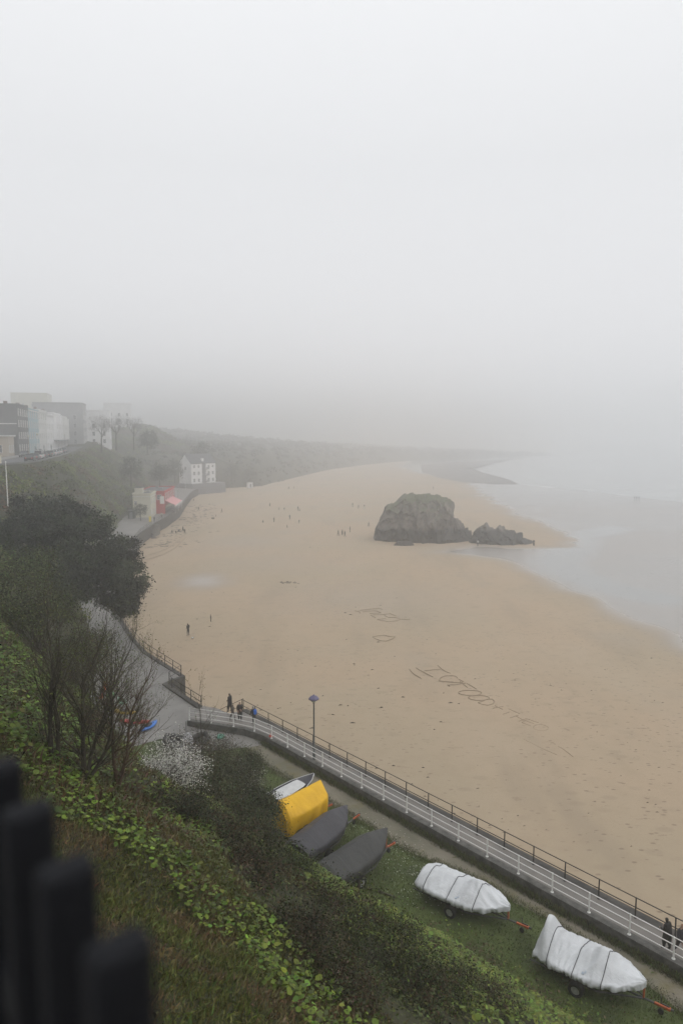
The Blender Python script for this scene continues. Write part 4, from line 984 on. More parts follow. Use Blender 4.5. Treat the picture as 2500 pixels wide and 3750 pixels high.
# ------------------------------------------------------------------ the great rock and its reef
def rock_material():
    m, n, b = new_mat('sea_rock'); N = n.nodes.new; K = n.links.new
    g = N('ShaderNodeNewGeometry'); sp = N('ShaderNodeSeparateXYZ'); K(g.outputs['Position'], sp.inputs[0]); sn = N('ShaderNodeSeparateXYZ'); K(g.outputs['Normal'], sn.inputs[0])
    t = N('ShaderNodeTexNoise'); t.inputs['Scale'].default_value = .5; t.inputs['Detail'].default_value = 8; t.inputs['Roughness'].default_value = .7
    mp = N('ShaderNodeMapping'); mp.inputs['Scale'].default_value = (1.4, 1, .45); mp.inputs['Rotation'].default_value = (0, .3, 0); K(g.outputs['Position'], mp.inputs[0]); K(mp.outputs[0], t.inputs['Vector'])
    r = N('ShaderNodeValToRGB'); r.color_ramp.elements[0].position = .3; r.color_ramp.elements[0].color = (.05, .047, .043, 1); r.color_ramp.elements[1].position = .72; r.color_ramp.elements[1].color = (.27, .235, .2, 1)
    el = r.color_ramp.elements.new(.52); el.color = (.13, .112, .094, 1); K(t.outputs['Fac'], r.inputs[0])
    # turf and lichen on the crown, black weed below the tide line
    a1 = N('ShaderNodeMath'); a1.operation = 'MULTIPLY_ADD'; K(sn.outputs['Z'], a1.inputs[0]); a1.inputs[1].default_value = 1.6; t2 = N('ShaderNodeTexNoise'); t2.inputs['Scale'].default_value = .35; t2.inputs['Detail'].default_value = 6; K(g.outputs['Position'], t2.inputs['Vector'])
    a1b = N('ShaderNodeMath'); a1b.operation = 'SUBTRACT'; K(t2.outputs['Fac'], a1b.inputs[0]); a1b.inputs[1].default_value = 1.45; K(a1b.outputs[0], a1.inputs[2])
    hz = N('ShaderNodeMapRange'); hz.inputs['From Min'].default_value = 5.5; hz.inputs['From Max'].default_value = 9; K(sp.outputs['Z'], hz.inputs['Value'])
    a2 = N('ShaderNodeMath'); a2.operation = 'MULTIPLY'; a2.use_clamp = True; K(a1.outputs[0], a2.inputs[0]); K(hz.outputs[0], a2.inputs[1])
    a3 = N('ShaderNodeMath'); a3.operation = 'MULTIPLY'; a3.use_clamp = True; K(a2.outputs[0], a3.inputs[0]); a3.inputs[1].default_value = 3.0
    mx = N('ShaderNodeMix'); mx.data_type = 'RGBA'; K(a3.outputs[0], mx.inputs[0]); K(r.outputs[0], mx.inputs[6]); mx.inputs[7].default_value = (.09, .097, .05, 1)
    wd = N('ShaderNodeMath'); wd.operation = 'MULTIPLY_ADD'; K(t2.outputs['Fac'], wd.inputs[0]); wd.inputs[1].default_value = 2.0; K(sp.outputs['Z'], wd.inputs[2])
    w2 = N('ShaderNodeMapRange'); w2.inputs['From Min'].default_value = 4.0; w2.inputs['From Max'].default_value = 4.8; w2.inputs['To Min'].default_value = 1; w2.inputs['To Max'].default_value = 0; K(wd.outputs[0], w2.inputs['Value'])
    m2 = N('ShaderNodeMix'); m2.data_type = 'RGBA'; K(w2.outputs[0], m2.inputs[0]); K(mx.outputs[2], m2.inputs[6]); m2.inputs[7].default_value = (.03, .028, .026, 1)
    K(m2.outputs[2], b.inputs['Base Color']); b.inputs['Roughness'].default_value = .85
    bu = N('ShaderNodeBump'); bu.inputs['Strength'].default_value = .8; bu.inputs['Distance'].default_value = .4; K(t.outputs['Fac'], bu.inputs['Height']); K(bu.outputs[0], b.inputs['Normal'])
    return m
M['rock'] = rock_material()
def rock(label, sil, Yc, half, base_y, name='sea_rock', pw=3.0, rough=1.0, seed=0, nx_=150, ny_=70):
    """sil: skyline points (px,py); half: depth half-width along the skyline; heights taken at distance Yc"""
    P = [atY(x, y, Yc) for x, y in sil]; X0, X1 = P[0].x, P[-1].x
    hx = [p.x for p in P]; hz_ = [max(p.z, .05) for p in P]; G = []
    o_ = Vector(((X0 + X1) / 2, Yc, 0))
    for i in range(nx_ + 1):
        x = X0 + (X1 - X0) * i / nx_; H = np.interp(x, hx, hz_); D = half * (math.sin(PI * (i / nx_ * .94 + .03)) ** .45); row = []
        for j in range(ny_ + 1):
            v = -1 + 2 * j / ny_; v = math.copysign(abs(v) ** .8, v)
            prof = max(0, 1 - abs(v) ** pw)
            p3 = Vector((x, Yc + v * D, H * prof))
            q = Vector((x * .28 + seed, p3.y * .28, p3.z * .3)); q2 = q * 2.6
            vd = noise.voronoi(q * 1.15)[0]; vd2 = noise.voronoi(q * 3.0 + Vector((5, 2, 9)))[0]
            vp = noise.voronoi(q * .85 + Vector((1, 7, 3)))[1][0]; blk = noise.noise(Vector(vp) * 7.3)
            d = noise.noise(q) * .9 + blk * 1.7 + min(.55, vd[1] - vd[0]) * 2.4 - .8 + min(.5, vd2[1] - vd2[0]) * 1.3 - .4 - (abs(noise.noise(q2)) - .3) * .8 + noise.noise(q * 8) * .3
            st_ = noise.noise((x * .9 + p3.z * .5 + seed, p3.y * .2, 0))                          # steep beds
            d *= rough; edge_ = min(1, i / 5, (nx_ - i) / 5)
            p3.x += (d * .5 + st_ * .2 * rough) * edge_; p3.y += d * .9 * (1 if v < 0 else .6); p3.z += (d * .45 + st_ * .4 * rough) * prof * edge_ - .25
            row.append(p3 - o_)
        G.append(row)
    mb = MB(); mb.grid(G); o = mb.build(name, M['rock'], None, o_); tag(o, label, 'rock')
    return o
rock('massive dark rock with a grassy crown standing on the beach', [(1366, 1985), (1375, 1955), (1384, 1915), (1400, 1884), (1414, 1866), (1418, 1846), (1440, 1842), (1452, 1834), (1462, 1826), (1474, 1812), (1488, 1806), (1530, 1808), (1575, 1809), (1610, 1818), (1640, 1828), (1652, 1846), (1656, 1878), (1662, 1890), (1684, 1906), (1700, 1922), (1714, 1945), (1726, 1986)], 181, 8.5, 1985, pw=5.0, seed=3)
rock('low jagged reef of black rock beyond the great rock', [(1715, 1990), (1735, 1943), (1752, 1927), (1768, 1921), (1774, 1912), (1782, 1919), (1798, 1927), (1812, 1935), (1822, 1925), (1832, 1921), (1850, 1935), (1872, 1946), (1880, 1941), (1890, 1948), (1904, 1943), (1920, 1964), (1938, 1978), (1960, 1992)], 174, 4.5, 1995, pw=1.6, rough=.75, seed=31, nx_=80, ny_=28)
rock('small flat rock lying on the sand before the great rock', [(1440, 1992), (1455, 1977), (1485, 1976), (1505, 1980), (1516, 1992)], 169, 1.3, 1985, pw=1.5, rough=.3, seed=9, nx_=24, ny_=12)
# dark rock ledges at the far end of the bay
plat = [(1540, 1702), (1640, 1694), (1760, 1688), (1880, 1680), (1800, 1697), (1738, 1708), (1714, 1722), (1730, 1736), (1790, 1752), (1900, 1774), (1800, 1772), (1690, 1766), (1600, 1748), (1545, 1728)]
pp = [at(x, y, .05) for x, y in plat]; G = []
cx = sum((p for p in pp), Vector()) / len(pp)
ring_n = 8
rs = resample(pp + [pp[0]], 12)
for k in range(ring_n + 1):
    u = k / ring_n; G.append([tuple(cx.lerp(p, u) + Vector((0, 0, (0 if k == ring_n else .6 + .8 * noise.noise((p.x * .05, p.y * .05, u * 4)))))) for p in rs])
M['ledge'] = pm('wet_ledge', (.15, .145, .14), (.09, .088, .085), .12, .6, .5, .6)
mb = MB(); mb.grid(G); tag(mb.build('rock_ledge', M['ledge']), 'dark flat ledges of wet rock at the far end of the bay', 'rock')
# ------------------------------------------------------------------ plants
def ground_z(x, y):
    s_, t_ = to_st(x, y); return float(hs(np.array([s_]), np.array([t_]))[0])
def hit(px, py):
    d = ray(px, py); k = np.arange(2, 140, .05); Xx, Yy, Zz = d[0] * k, d[1] * k, EYE + d[2] * k
    s_, t_ = to_st(Xx, Yy); g = np.where(Zz < hs(s_, t_))[0]; i = g[0] if len(g) else -1
    return Vector((Xx[i], Yy[i], Zz[i]))
def rayp(px, py, k):
    d = ray(px, py); return Vector((d[0] * k, d[1] * k, EYE + d[2] * k))
def grow(mb, p, d, length, r, depth, tips, spread=.55, up=.25, n=5, kids=(2, 4), shrink=.68, sides=5, wob_=.14, droop=0.0):
    pts = [p.copy()]; q = p.copy(); dd = d.normalized()
    for i in range(n):
        dd = (dd + Vector((random.gauss(0, wob_), random.gauss(0, wob_), random.gauss(0, wob_) + up * .22 - droop * .2))).normalized()
        q = q + dd * (length / n); pts.append(q.copy())
    rad = [r * (1 - .5 * i / n) for i in range(n + 1)]
    if depth == 0: rad[-1] = r * .25
    mb.tube(pts, rad, sides if depth > 1 else (4 if depth == 1 else 3), 0, cap=False)
    tips.append((pts[-1].copy(), depth))
    if depth <= 1: tips.append((pts[n // 2 + 1].copy(), depth))
    if depth == 0: return
    for _ in range(random.randint(*kids)):
        i = random.randint(max(1, n // 3), n); t = (pts[i] - pts[i - 1]).normalized(); a = t.orthogonal().normalized(); b = t.cross(a); q2 = random.uniform(0, 2 * PI)
        nd = (t + (a * math.cos(q2) + b * math.sin(q2)) * random.uniform(.5, 1.2) * spread * 1.6 + Vector((0, 0, up * .5))).normalized()
        grow(mb, pts[i], nd, length * random.uniform(.5, .85) * (shrink / .68), rad[i] * .62, depth - 1, tips, spread, up, n, kids, shrink, sides, wob_, droop)
    grow(mb, pts[-1], dd, length * shrink, rad[-1] * .9, depth - 1, tips, spread, up, n, kids, shrink, sides, wob_, droop)
def bare_tree(label, p, stems, mat, buds=0, tint=(.10, .12, .03), depth=4, group='bare young trees on the slope', bud_size=.05, spread=.5, name='bare_tree', kids=(2, 4)):
    """stems: list of (direction, length, radius)"""
    r = thing(name, label, 'tree', p, 0, group); tr_, br, tips = MB(), MB(), []
    for d, ln, rad in stems:
        d = Vector(d).normalized(); pts = [Vector((0, 0, -.35))]; q = Vector((0, 0, -.1)); pts.append(q.copy()); dd = d
        for i in range(6):
            dd = (dd + Vector((random.gauss(0, .07), random.gauss(0, .07), .05))).normalized(); q = q + dd * ln / 6; pts.append(q.copy())
        rd = [rad * (1.25 - .09 * i) for i in range(len(pts))]; tr_.tube(pts, rd, 7)
        for i in range(2, len(pts)):
            for _ in range(1 if i < 4 else 2):
                a = random.uniform(0, 2 * PI); nd = (dd + Vector((math.cos(a), math.sin(a), .15)) * random.uniform(.5, 1.1)).normalized()
                grow(br, pts[i], nd, ln * random.uniform(.28, .45), rd[i] * .5, depth - 2, tips, spread, .25, 5, kids)
        grow(br, pts[-1], dd, ln * .5, rd[-1] * .9, depth - 1, tips, spread, .3, 5, kids)
    tr_.build('trunk', mat, r, smooth=True); br.build('branches', mat, r)
    if buds and tips:
        T = np.array([t[0] for t in tips]); C = T[rng.integers(0, len(T), buds)] + rng.normal(0, .07, (buds, 3))
        link('crown', leaf_mesh('crown', C, rng.normal(size=(buds, 3)), bud_size * rng.uniform(.6, 1.4, buds), M['leaf'], vary(tint, buds)), r)
    return r
def clumps(n, rad, squash=.75, low=-.3, shell=.5):
    d = unit(rng.normal(size=(n, 3))); d[:, 2] = np.where(d[:, 2] < low, -d[:, 2] * .6, d[:, 2])
    rr_ = rng.uniform(shell, 1, (n, 1)); P = d * rr_ * rad; P[:, 2] *= squash
    return P, d
def bush(label, c, rad, tint, n_leaf=7000, size=.1, twig='twig', n_stem=26, name='bush', cat='bush', squash=.8, group='dark scrub on the slope', petals=0, tint2=None, frac2=.25, nclump=75, sig=.17, gapless=False):
    g = max(ground_z(c.x, c.y), ZLAWN); base = Vector((c.x, c.y, g)); h = c - base
    r = thing(name, label, cat, base, 0, group)
    K, D = clumps(nclump, rad, squash); K = K + np.array(h); K[:, 2] = np.maximum(K[:, 2], .1)
    st_ = MB(); tips = []
    for i in range(n_stem):
        tip = Vector(K[i % len(K)]) * random.uniform(.9, 1.12); b0 = Vector((random.gauss(0, .18 * rad), random.gauss(0, .18 * rad), -.2))
        mid = b0.lerp(tip, .5) + Vector((random.gauss(0, .1), random.gauss(0, .1), .12 * rad)); st_.tube([b0, b0.lerp(mid, .5), mid, mid.lerp(tip, .55) + Vector((0, 0, .05)), tip], [.03 * rad ** .5, .026 * rad ** .5, .019, .012, .004], 5, 0, False)
        for k in range(7):
            f_ = random.uniform(.35, 1); q = mid.lerp(tip, f_); d = (Vector((random.gauss(0, 1), random.gauss(0, 1), random.gauss(.3, .7)))).normalized() * random.uniform(.25, .6) * min(rad, 1.6)
            st_.tube([q, q + d * .55 + Vector((0, 0, .03)), q + d], [.010, .007, .003], 3, 0, False); tips.append(q + d); tips.append(q + d * .6)
    st_.build('stems', M[twig], r)
    i = rng.integers(0, len(K), n_leaf); C = K[i] + rng.normal(0, sig * rad, (n_leaf, 3)); Nn = unit(D[i] + rng.normal(0, .7, (n_leaf, 3)) + np.array([0, 0, .35]))
    tt_ = np.repeat(np.asarray(tint, float)[None], n_leaf, 0) * (1 + .35 * rng.normal(size=len(K)))[i][:, None].clip(.45, 1.9)
    if tint2 is not None:
        m_ = rng.random(len(K))[i] < frac2; tt_[m_] = tint2
    link('foliage', leaf_mesh('foliage', C, Nn, size * rng.uniform(.55, 1.4, n_leaf), M['leaf'], vary(tt_, n_leaf, .5, .12)), r)
    if petals:
        T = np.array(tips); j = rng.integers(0, len(T), petals); Cp = T[j] + rng.normal(0, .12, (petals, 3))
        link('blossom', leaf_mesh('blossom', Cp, rng.normal(size=(petals, 3)), .05 * rng.uniform(.6, 1.3, petals), M['petal'], vary((.74, .73, .68), petals, .08, .02), .9), r)
    return r

# -- ground cover on the slope
def patch_mask(s_, t_):
    return sines(s_, t_, 5.5, 40)
n = 230000
P, Nn = sample_hill(n, 0, near_n)
s_, t_ = to_st(P[:, 0], P[:, 1]); keep = (t_ > 0) & (s_ > .8)
P, Nn, s_, t_ = P[keep], Nn[keep], s_[keep], t_[keep]
dist = np.hypot(P[:, 0], P[:, 1])
def band(s_, t_, pts, wid_):
    return polyline_dist(s_, t_, pts) / wid_
b1 = band(s_, t_, [(5.0, 20), (5.6, 16.5), (7.0, 14.2), (8.0, 12.6), (7.6, 10.5), (7.4, 8.5)], 1.15) + .6 * sines(s_, t_, 1.9, 41)
b2 = band(s_, t_, [(5.2, 21), (6.0, 25), (6.5, 30), (7, 36)], 2.2) + .45 * sines(s_, t_, 3.0, 42)
b3 = band(s_, t_, [(19.5, 8), (19.5, 13), (19.0, 17), (18.4, 22), (17.6, 25)], 4.6) + .55 * sines(s_, t_, 2.6, 43)
b4 = band(s_, t_, [(9, 18.5), (10, 21.5)], 1.0) + .4 * sines(s_, t_, 2.0, 44)
bright = np.minimum(np.minimum(b1, b2), np.minimum(b3, b4)) < 1
grassy = (s_ < 8.0) & (t_ < 17) & ~bright
# round leaves in the bright patches, in two meshes by distance
def lay(mask, count, name, size, tint, label, cat, lift, rnd=True, tilt=.45):
    ii = np.where(mask)[0]; ii = rng.choice(ii, min(count, len(ii)), replace=False); k = len(ii)
    up = unit(Nn[ii] * .5 + np.array([0, 0, 1]) + rng.normal(0, tilt, (k, 3)))
    C = P[ii] + Nn[ii] * rng.uniform(lift * .3, lift, (k, 1))
    tone = (1 + .35 * sines(s_[ii], t_[ii], 3.1, 50)).clip(.5, 1.6)[:, None] * np.asarray(tint)
    o = link(name, leaf_mesh(name, C, up, size * rng.uniform(.3, 1.0, k) * rng.choice([.8, 1.1, 1.6], k), M['leaf'], vary(tone, k, .28, .1), .6, rnd))
    tag(o, label, cat, kind='stuff'); return o
lay((np.minimum(b1, b4) < 1), 8000, 'ground_cover', .12, (.125, .18, .024), 'bright green round leaves trailing down the bank by the fence', 'ground cover', .28)
lay((b2 < 1), 18000, 'ground_cover', .14, (.10, .155, .022), 'bright green leafy cover under the bare trees', 'ground cover', .35)
lay((b3 < 1), 34000, 'ground_cover', .15, (.135, .18, .034), 'yellow green low plants at the foot of the slope beside the silver boats', 'ground cover', .4)
lay(~grassy & (t_ < 60) & ((b3 > .95) | (rng.random(len(s_)) < .3)), 90000, 'ground_cover', .12, (.075, .09, .028), 'dull olive ivy and bramble covering the hillside', 'ground cover', .3, False, .7)
lay((t_ > 20) & ~bright & (sines(s_, t_, 9, 61) > -.1), 26000, 'ground_cover', .17, (.105, .14, .026), 'mid green leaves scattered along the upper hillside', 'ground cover', .45, False, .6)
# rough grass and straw
def blades(name, P_, N_, length, width, tint, label, lean=.6, kind='stuff'):
    k = len(P_); up = unit(N_ * .35 + np.array([0, 0, .9]) + rng.normal(0, lean, (k, 3))); sd_ = unit(np.cross(up, rng.normal(size=(k, 3))))
    ln = (length * rng.uniform(.4, 1.4, k))[:, None]; V_ = np.stack([P_ - sd_ * width, P_ + sd_ * width, P_ + up * ln * .6 + sd_ * width * .7, P_ + up * ln + rng.normal(0, .15, (k, 3)) * ln], 1).reshape(-1, 3)
    o = link(name, array_mesh(name, V_, 4, M['blade'], vary(tint, k, .35, .12))); tag(o, label, 'grass', kind=kind); return o
kk = 105000
Pg, Ng = sample_hill(kk * 2, 40, 62, 0, 22); sg, tg = to_st(Pg[:, 0], Pg[:, 1]); ok = (sg > .5) & (sg < 9.5); Pg, Ng, sg, tg = Pg[ok], Ng[ok], sg[ok], tg[ok]
straw = sines(sg, tg, 2.5, 70) > .15
tt_ = np.where(straw[:, None], np.array([.15, .118, .055]), np.array([.115, .125, .036]))
blades('rough_grass', Pg, Ng, .15, .0045, tt_, 'rough brown and green grass on the bank below the fence', 1.0)
ii = rng.choice(len(Pg), 5000, replace=False)
o = link('leaf_litter', leaf_mesh('leaf_litter', Pg[ii] + Ng[ii] * .06, Ng[ii] + rng.normal(0, .5, (5000, 3)), .055 * rng.uniform(.5, 1.5, 5000), M['leaf'], vary(np.where((rng.random(5000) < .5)[:, None], np.array([.16, .1, .05]), np.array([.1, .13, .03])), 5000), .7)); tag(o, 'dead leaves and small weeds strewn through the rough grass', 'leaf litter', kind='stuff')
Pg, Ng = sample_hill(46000, 57, 82, 4, 44); blades('rough_grass', Pg, Ng, .32, .006, np.array([.12, .085, .05]), 'dead brown stalks between the bushes on the slope', .8)
# tufts beside track and wall, daisies
E_ = [p for p in resample(tr, .12)] + [p for p in resample(tl, .12)]
E_ = np.array([(p.x, p.y, ZLAWN) for p in E_]); i = rng.integers(0, len(E_), 26000); Pt = E_[i] + np.concatenate([rng.normal(0, .22, (26000, 2)), np.zeros((26000, 1))], 1)
blades('grass_tufts', Pt, np.tile([0, 0, 1.], (26000, 1)), .13, .007, np.array([.085, .1, .03]), 'tufts of grass along both edges of the gravel track', .6)
wp = np.array([(p.x, p.y, ZLAWN) for p in resample([ST(white_s(t) - .62, t) for t in (5, 20, 44.5)], .05)]); i = rng.integers(0, len(wp), 12000); Pt = wp[i] + np.concatenate([rng.normal(0, .14, (12000, 2)), np.zeros((12000, 1))], 1)
blades('verge_grass', Pt, np.tile([0, 0, 1.], (12000, 1)), .3, .01, np.array([.075, .092, .028]), 'strip of verge grass at the foot of the low wall', .5)
nl = 60000; sl = rng.uniform(19.5, 29, nl); tl_ = rng.uniform(4, 47, nl)
trL = np.interp(tl_, [11.4, 17.2, 19.5, 22.7, 26, 30, 35, 41, 44.7], [28.4, 28.9, 28.5, 28.5, 27.6, 27.3, 27.1, 26.7, 26.8]); ok = (sl < trL - .2 + rng.normal(0, .2, nl)) & (sl > np.interp(tl_, NT, N_SB) - 1); sl, tl_ = sl[ok], tl_[ok]
Pl = np.stack([sl * ES[0] + tl_ * ET[0], sl * ES[1] + tl_ * ET[1], np.full(len(sl), ZLAWN)], -1)
tone = np.array([.085, .118, .03]) * (1 + .4 * sines(sl, tl_, 5, 80)).clip(.4, 1.7)[:, None]
blades('lawn_grass', Pl, np.tile([0, 0, 1.], (len(Pl), 1)), .12, .012, tone, 'uneven lawn grass under the stored boats', .7)
nw = 9000; tw_ = rng.uniform(4, 40, nw); sw_ = np.interp(tw_, NT, N_SB) - .3 + rng.exponential(.55, nw)
Cw = np.stack([sw_ * ES[0] + tw_ * ET[0], sw_ * ES[1] + tw_ * ET[1], ZLAWN + rng.uniform(.02, .22, nw)], -1)
tone = np.where((sines(sw_, tw_, 3, 77) > .1)[:, None], np.array([.13, .17, .035]), np.array([.11, .085, .045]))
o = link('edge_weeds', leaf_mesh('edge_weeds', Cw, np.tile([0, 0, 1.], (nw, 1)) + rng.normal(0, .6, (nw, 3)), .13 * rng.uniform(.5, 1.4, nw), M['leaf'], vary(tone, nw, .4), .6)); tag(o, 'weeds and brown stalks straggling from the slope onto the lawn', 'weeds', kind='stuff')
nd = 420; sd0 = np.concatenate([rng.normal(25.6, .8, nd // 2), rng.normal(26.6, .9, nd // 2)]); td0 = np.concatenate([rng.normal(24.2, 1.5, nd // 2), rng.normal(28.5, 1.6, nd // 2)])
Cd = np.stack([sd0 * ES[0] + td0 * ET[0], sd0 * ES[1] + td0 * ET[1], np.full(len(sd0), ZLAWN + .1)], -1)
o = link('daisies', leaf_mesh('daisies', Cd, np.tile([0, -.2, 1.], (len(Cd), 1)) + rng.normal(0, .2, (len(Cd), 3)), .045, M['petal'], vary((.66, .66, .6), len(Cd), .1, .02), .9, True)); tag(o, 'white daisies scattered in the lawn near the silver boat', 'daisies', kind='stuff')

# -- bare trees
bare_tree('slender bare tree with twin stems leaning up the slope', hit(195, 2790), [((-.16, .05, 1), 2.6, .05), ((.02, .1, 1), 2.2, .04)], M['bark'], 500, depth=4)
bare_tree('straight bare tree next to the twin stemmed one', hit(222, 2805), [((-.02, .05, 1), 3.2, .055)], M['bark'], 500, depth=4)
bare_tree('spreading bare tree with long boughs over the yard', hit(313, 2868), [((.06, .1, 1), 2.6, .075), ((.5, .15, .8), 2.5, .055), ((.22, .3, 1), 2.7, .055)], M['bark'], 1500, depth=5, spread=.5, kids=(2, 3))
bare_tree('bare tree with two reddish trunks beside the blossom', hit(430, 2890), [((.0, .05, 1), 2.5, .06), ((.14, .02, 1), 2.5, .055)], M['red_twig'], 800, depth=4)
bare_tree('thin bare sapling rising out of the grey scrub', rayp(737, 2900, 33) - Vector((0, 0, .6)), [((0, 0, 1), 3.4, .035)], M['bark'], 300, depth=3, spread=.22)
bare_tree('budding tree in front of the promenade bend', rayp(360, 2560, 33) - Vector((0, 0, 1.8)), [((-.04, 0, 1), 3.8, .06), ((.25, .1, 1), 3.2, .05)], M['bark'], 2200, (.13, .15, .04), depth=5, spread=.45, kids=(2, 3))
bare_tree('bushy bare tree with many thin stems above the kayaks', rayp(430, 2640, 34) - Vector((0, 0, 1.6)), [((-.25, 0, 1), 2.4, .04), ((.35, .1, 1), 2.6, .04), ((.1, .2, 1), 2.6, .04), ((.7, 0, .8), 2.4, .035)], M['twig'], 1500, depth=4, spread=.6)

# -- bushes
OL, GO, BR = (.045, .055, .022), (.062, .068, .036), (.075, .056, .034)
spec = [
    ('bushy dark shrub against the yellow tarpaulin', 925, 2990, 32, 1.45, (.045, .058, .026), OL, 9500, .09, 'twig'),
    ('grey green shrub between blossom and yellow boat', 850, 2880, 34, 1.9, GO, (.06, .065, .03), 9000, .085, 'twig'),
    ('dark shrub at the stern of the slate grey boat', 935, 3160, 29, 1.4, OL, BR, 9000, .09, 'twig'),
    ('dense shrub at the stern of the charcoal boat', 1040, 3350, 26, 1.3, (.038, .05, .018), (.07, .09, .02), 9000, .085, 'twig'),
    ('brown stemmed scrub below the blossoming bush', 780, 3120, 24, 1.9, OL, BR, 9000, .08, 'red_twig'),
    ('dark bush behind the leafy bank', 900, 3280, 21, 1.5, (.026, .034, .013), BR, 8000, .075, 'red_twig'),
    ('tangled bramble bush in the middle of the slope', 1230, 3470, 22, 1.7, OL, (.11, .14, .03), 9000, .08, 'red_twig'),
    ('low bramble bush above the yellow green plants', 1400, 3530, 23, 1.4, (.055, .07, .024), (.13, .165, .033), 9000, .085, 'twig'),
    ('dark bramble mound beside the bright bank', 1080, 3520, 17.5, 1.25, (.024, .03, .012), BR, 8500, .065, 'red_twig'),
    ('wide bramble mound at the bottom of the slope', 1350, 3680, 18, 1.5, (.04, .05, .018), (.085, .1, .025), 9500, .07, 'twig'),
    ('dark mound of scrub below the silver boats', 1560, 3730, 20, 1.4, (.045, .058, .02), (.12, .15, .03), 9500, .075, 'twig'),
    ('shaded scrub between the reddish trunks and the blossom', 640, 3060, 23, 1.4, (.026, .034, .013), BR, 8000, .07, 'twig'),  # leaf tint darkened to carry the shade behind the trunks
    ('sprawling olive bush under the evergreen crown', 130, 2260, 40, 2.6, (.06, .07, .022), OL, 9000, .13, 'twig'),
    ('pale olive bush at the edge of the evergreen tree', 40, 2120, 46, 2.8, (.065, .08, .03), OL, 9000, .14, 'twig'),
    ('leafy bush beside the bend of the promenade', 300, 2400, 47, 2.4, (.055, .068, .02), BR, 9000, .13, 'twig'),
    ('bushy slope edge growth above the kayaks', 215, 2560, 38, 1.6, (.05, .055, .02), BR, 8000, .1, 'red_twig'),
    ('matted bramble at the lowest edge of the bank', 1240, 3745, 15.5, 1.1, (.045, .055, .022), BR, 8000, .06, 'red_twig'),
    ('spreading bramble below the wide mound', 1480, 3790, 18, 1.4, (.042, .055, .02), BR, 8500, .07, 'red_twig'),
    ('brown stalked thicket above the silver boats', 1750, 3780, 22, 1.3, (.05, .06, .022), BR, 6500, .08, 'red_twig'),
    ('reddish brown twiggy bush among the bare trunks', 300, 2660, 27, 1.15, BR, OL, 3500, .06, 'red_twig'),
    ('tall grey brown thicket round the thin sapling', 745, 2770, 36, 1.8, (.055, .05, .03), BR, 6500, .07, 'red_twig'),
    ('bush on the grass edge beyond the grey green shrub', 900, 2800, 40, 1.1, (.045, .058, .022), GO, 4500, .085, 'twig'),
]
for lb, px, py, k, rad, t1, t2, nl_, sz, tw in spec:
    bush(lb, rayp(px, py, k), rad, t1, nl_, sz, tw, tint2=t2)
bush('blackthorn covered in white blossom on the slope', rayp(608, 2850, 28), 1.7, (.06, .065, .03), 2200, .06, 'twig', 70, petals=10000, group=None, name='blossom_bush')
bush('small sprig of white blossom at the lawn edge', rayp(925, 2845, 36.5), .62, (.045, .05, .02), 900, .06, 'twig', 20, petals=1700, group=None, name='blossom_bush', nclump=25)

# -- the evergreen oak over the promenade
c = rayp(235, 2005, 79)
base = Vector((ST(24.0, 79).x, ST(24.0, 79).y, 0)); base.z = ground_z(base.x, base.y) - .3
r = thing('evergreen_oak', 'broad dark evergreen oak overhanging the promenade', 'tree', base)
h = c - base; tr_ = MB(); tips = []
tr_.tube([Vector((0, 0, -.5)), Vector((.3, .2, 2)), Vector((.2, .3, 3.6))], [.75, .6, .55], 9)
for dx, dy, dz in ((7, -1, 5), (-7, 1, 6), (2, 4, 7), (-3, -3, 7), (6.5, 1.5, 2.2), (10, 0, 1.2), (-9, 0, 4)):
    e_ = h + Vector((dx * .8, dy, dz - 5)); a = Vector((.2, .3, 3.2)); tr_.tube([a, a.lerp(e_, .35) + Vector((0, 0, .8)), a.lerp(e_, .7) + Vector((0, 0, .5)), e_], [.32, .24, .15, .06], 6)
tr_.build('trunk', M['bark'], r, smooth=True)
lobes = [(0, 0, 0, 8.2, 5.2), (-6, 1, -.6, 6, 4.4), (-10, 1, -1.5, 5, 4), (4.5, 0, -1.0, 5.6, 4.6), (7.4, 0, -3.4, 4.3, 3.2), (9.0, -.5, -4.6, 2.7, 2.6), (-2, 2, 2.6, 4.6, 3.0), (1, -2, -2.8, 6.5, 3.0), (2.2, 1, 2.2, 4.0, 2.6), (9.4, -.8, -6.2, 1.5, 1.5)]
Kc, Dc = [], []
for lx, ly, lz, rx, rz_ in lobes:
    m_ = int(6.0 * rx * 1.6); d = unit(rng.normal(size=(m_, 3))); rr_ = rng.uniform(.66, 1.12, (m_, 1)); Kc.append(np.array([lx, ly, lz]) + d * rr_ * np.array([rx, rx * .8, rz_])); Dc.append(d)
Kc, Dc = np.concatenate(Kc), np.concatenate(Dc); nl_ = 150000; i = rng.integers(0, len(Kc), nl_)
Kc[:, 0] = Kc[:, 0] * .9 - 1.6; C = Kc[i] + rng.normal(0, .42, (nl_, 3)) * np.array([1.15, 1.15, .8]) + np.array(h); Nn2 = unit(Dc[i] + rng.normal(0, .75, (nl_, 3)))
tone = np.array([.02, .028, .011]) * (1 + .5 * rng.normal(size=len(Kc)))[i][:, None].clip(.5, 1.8)
link('crown', leaf_mesh('crown', C, Nn2, .30 * rng.uniform(.6, 1.4, nl_), M['dark_leaf'], vary(tone, nl_, .3, .08)), r)

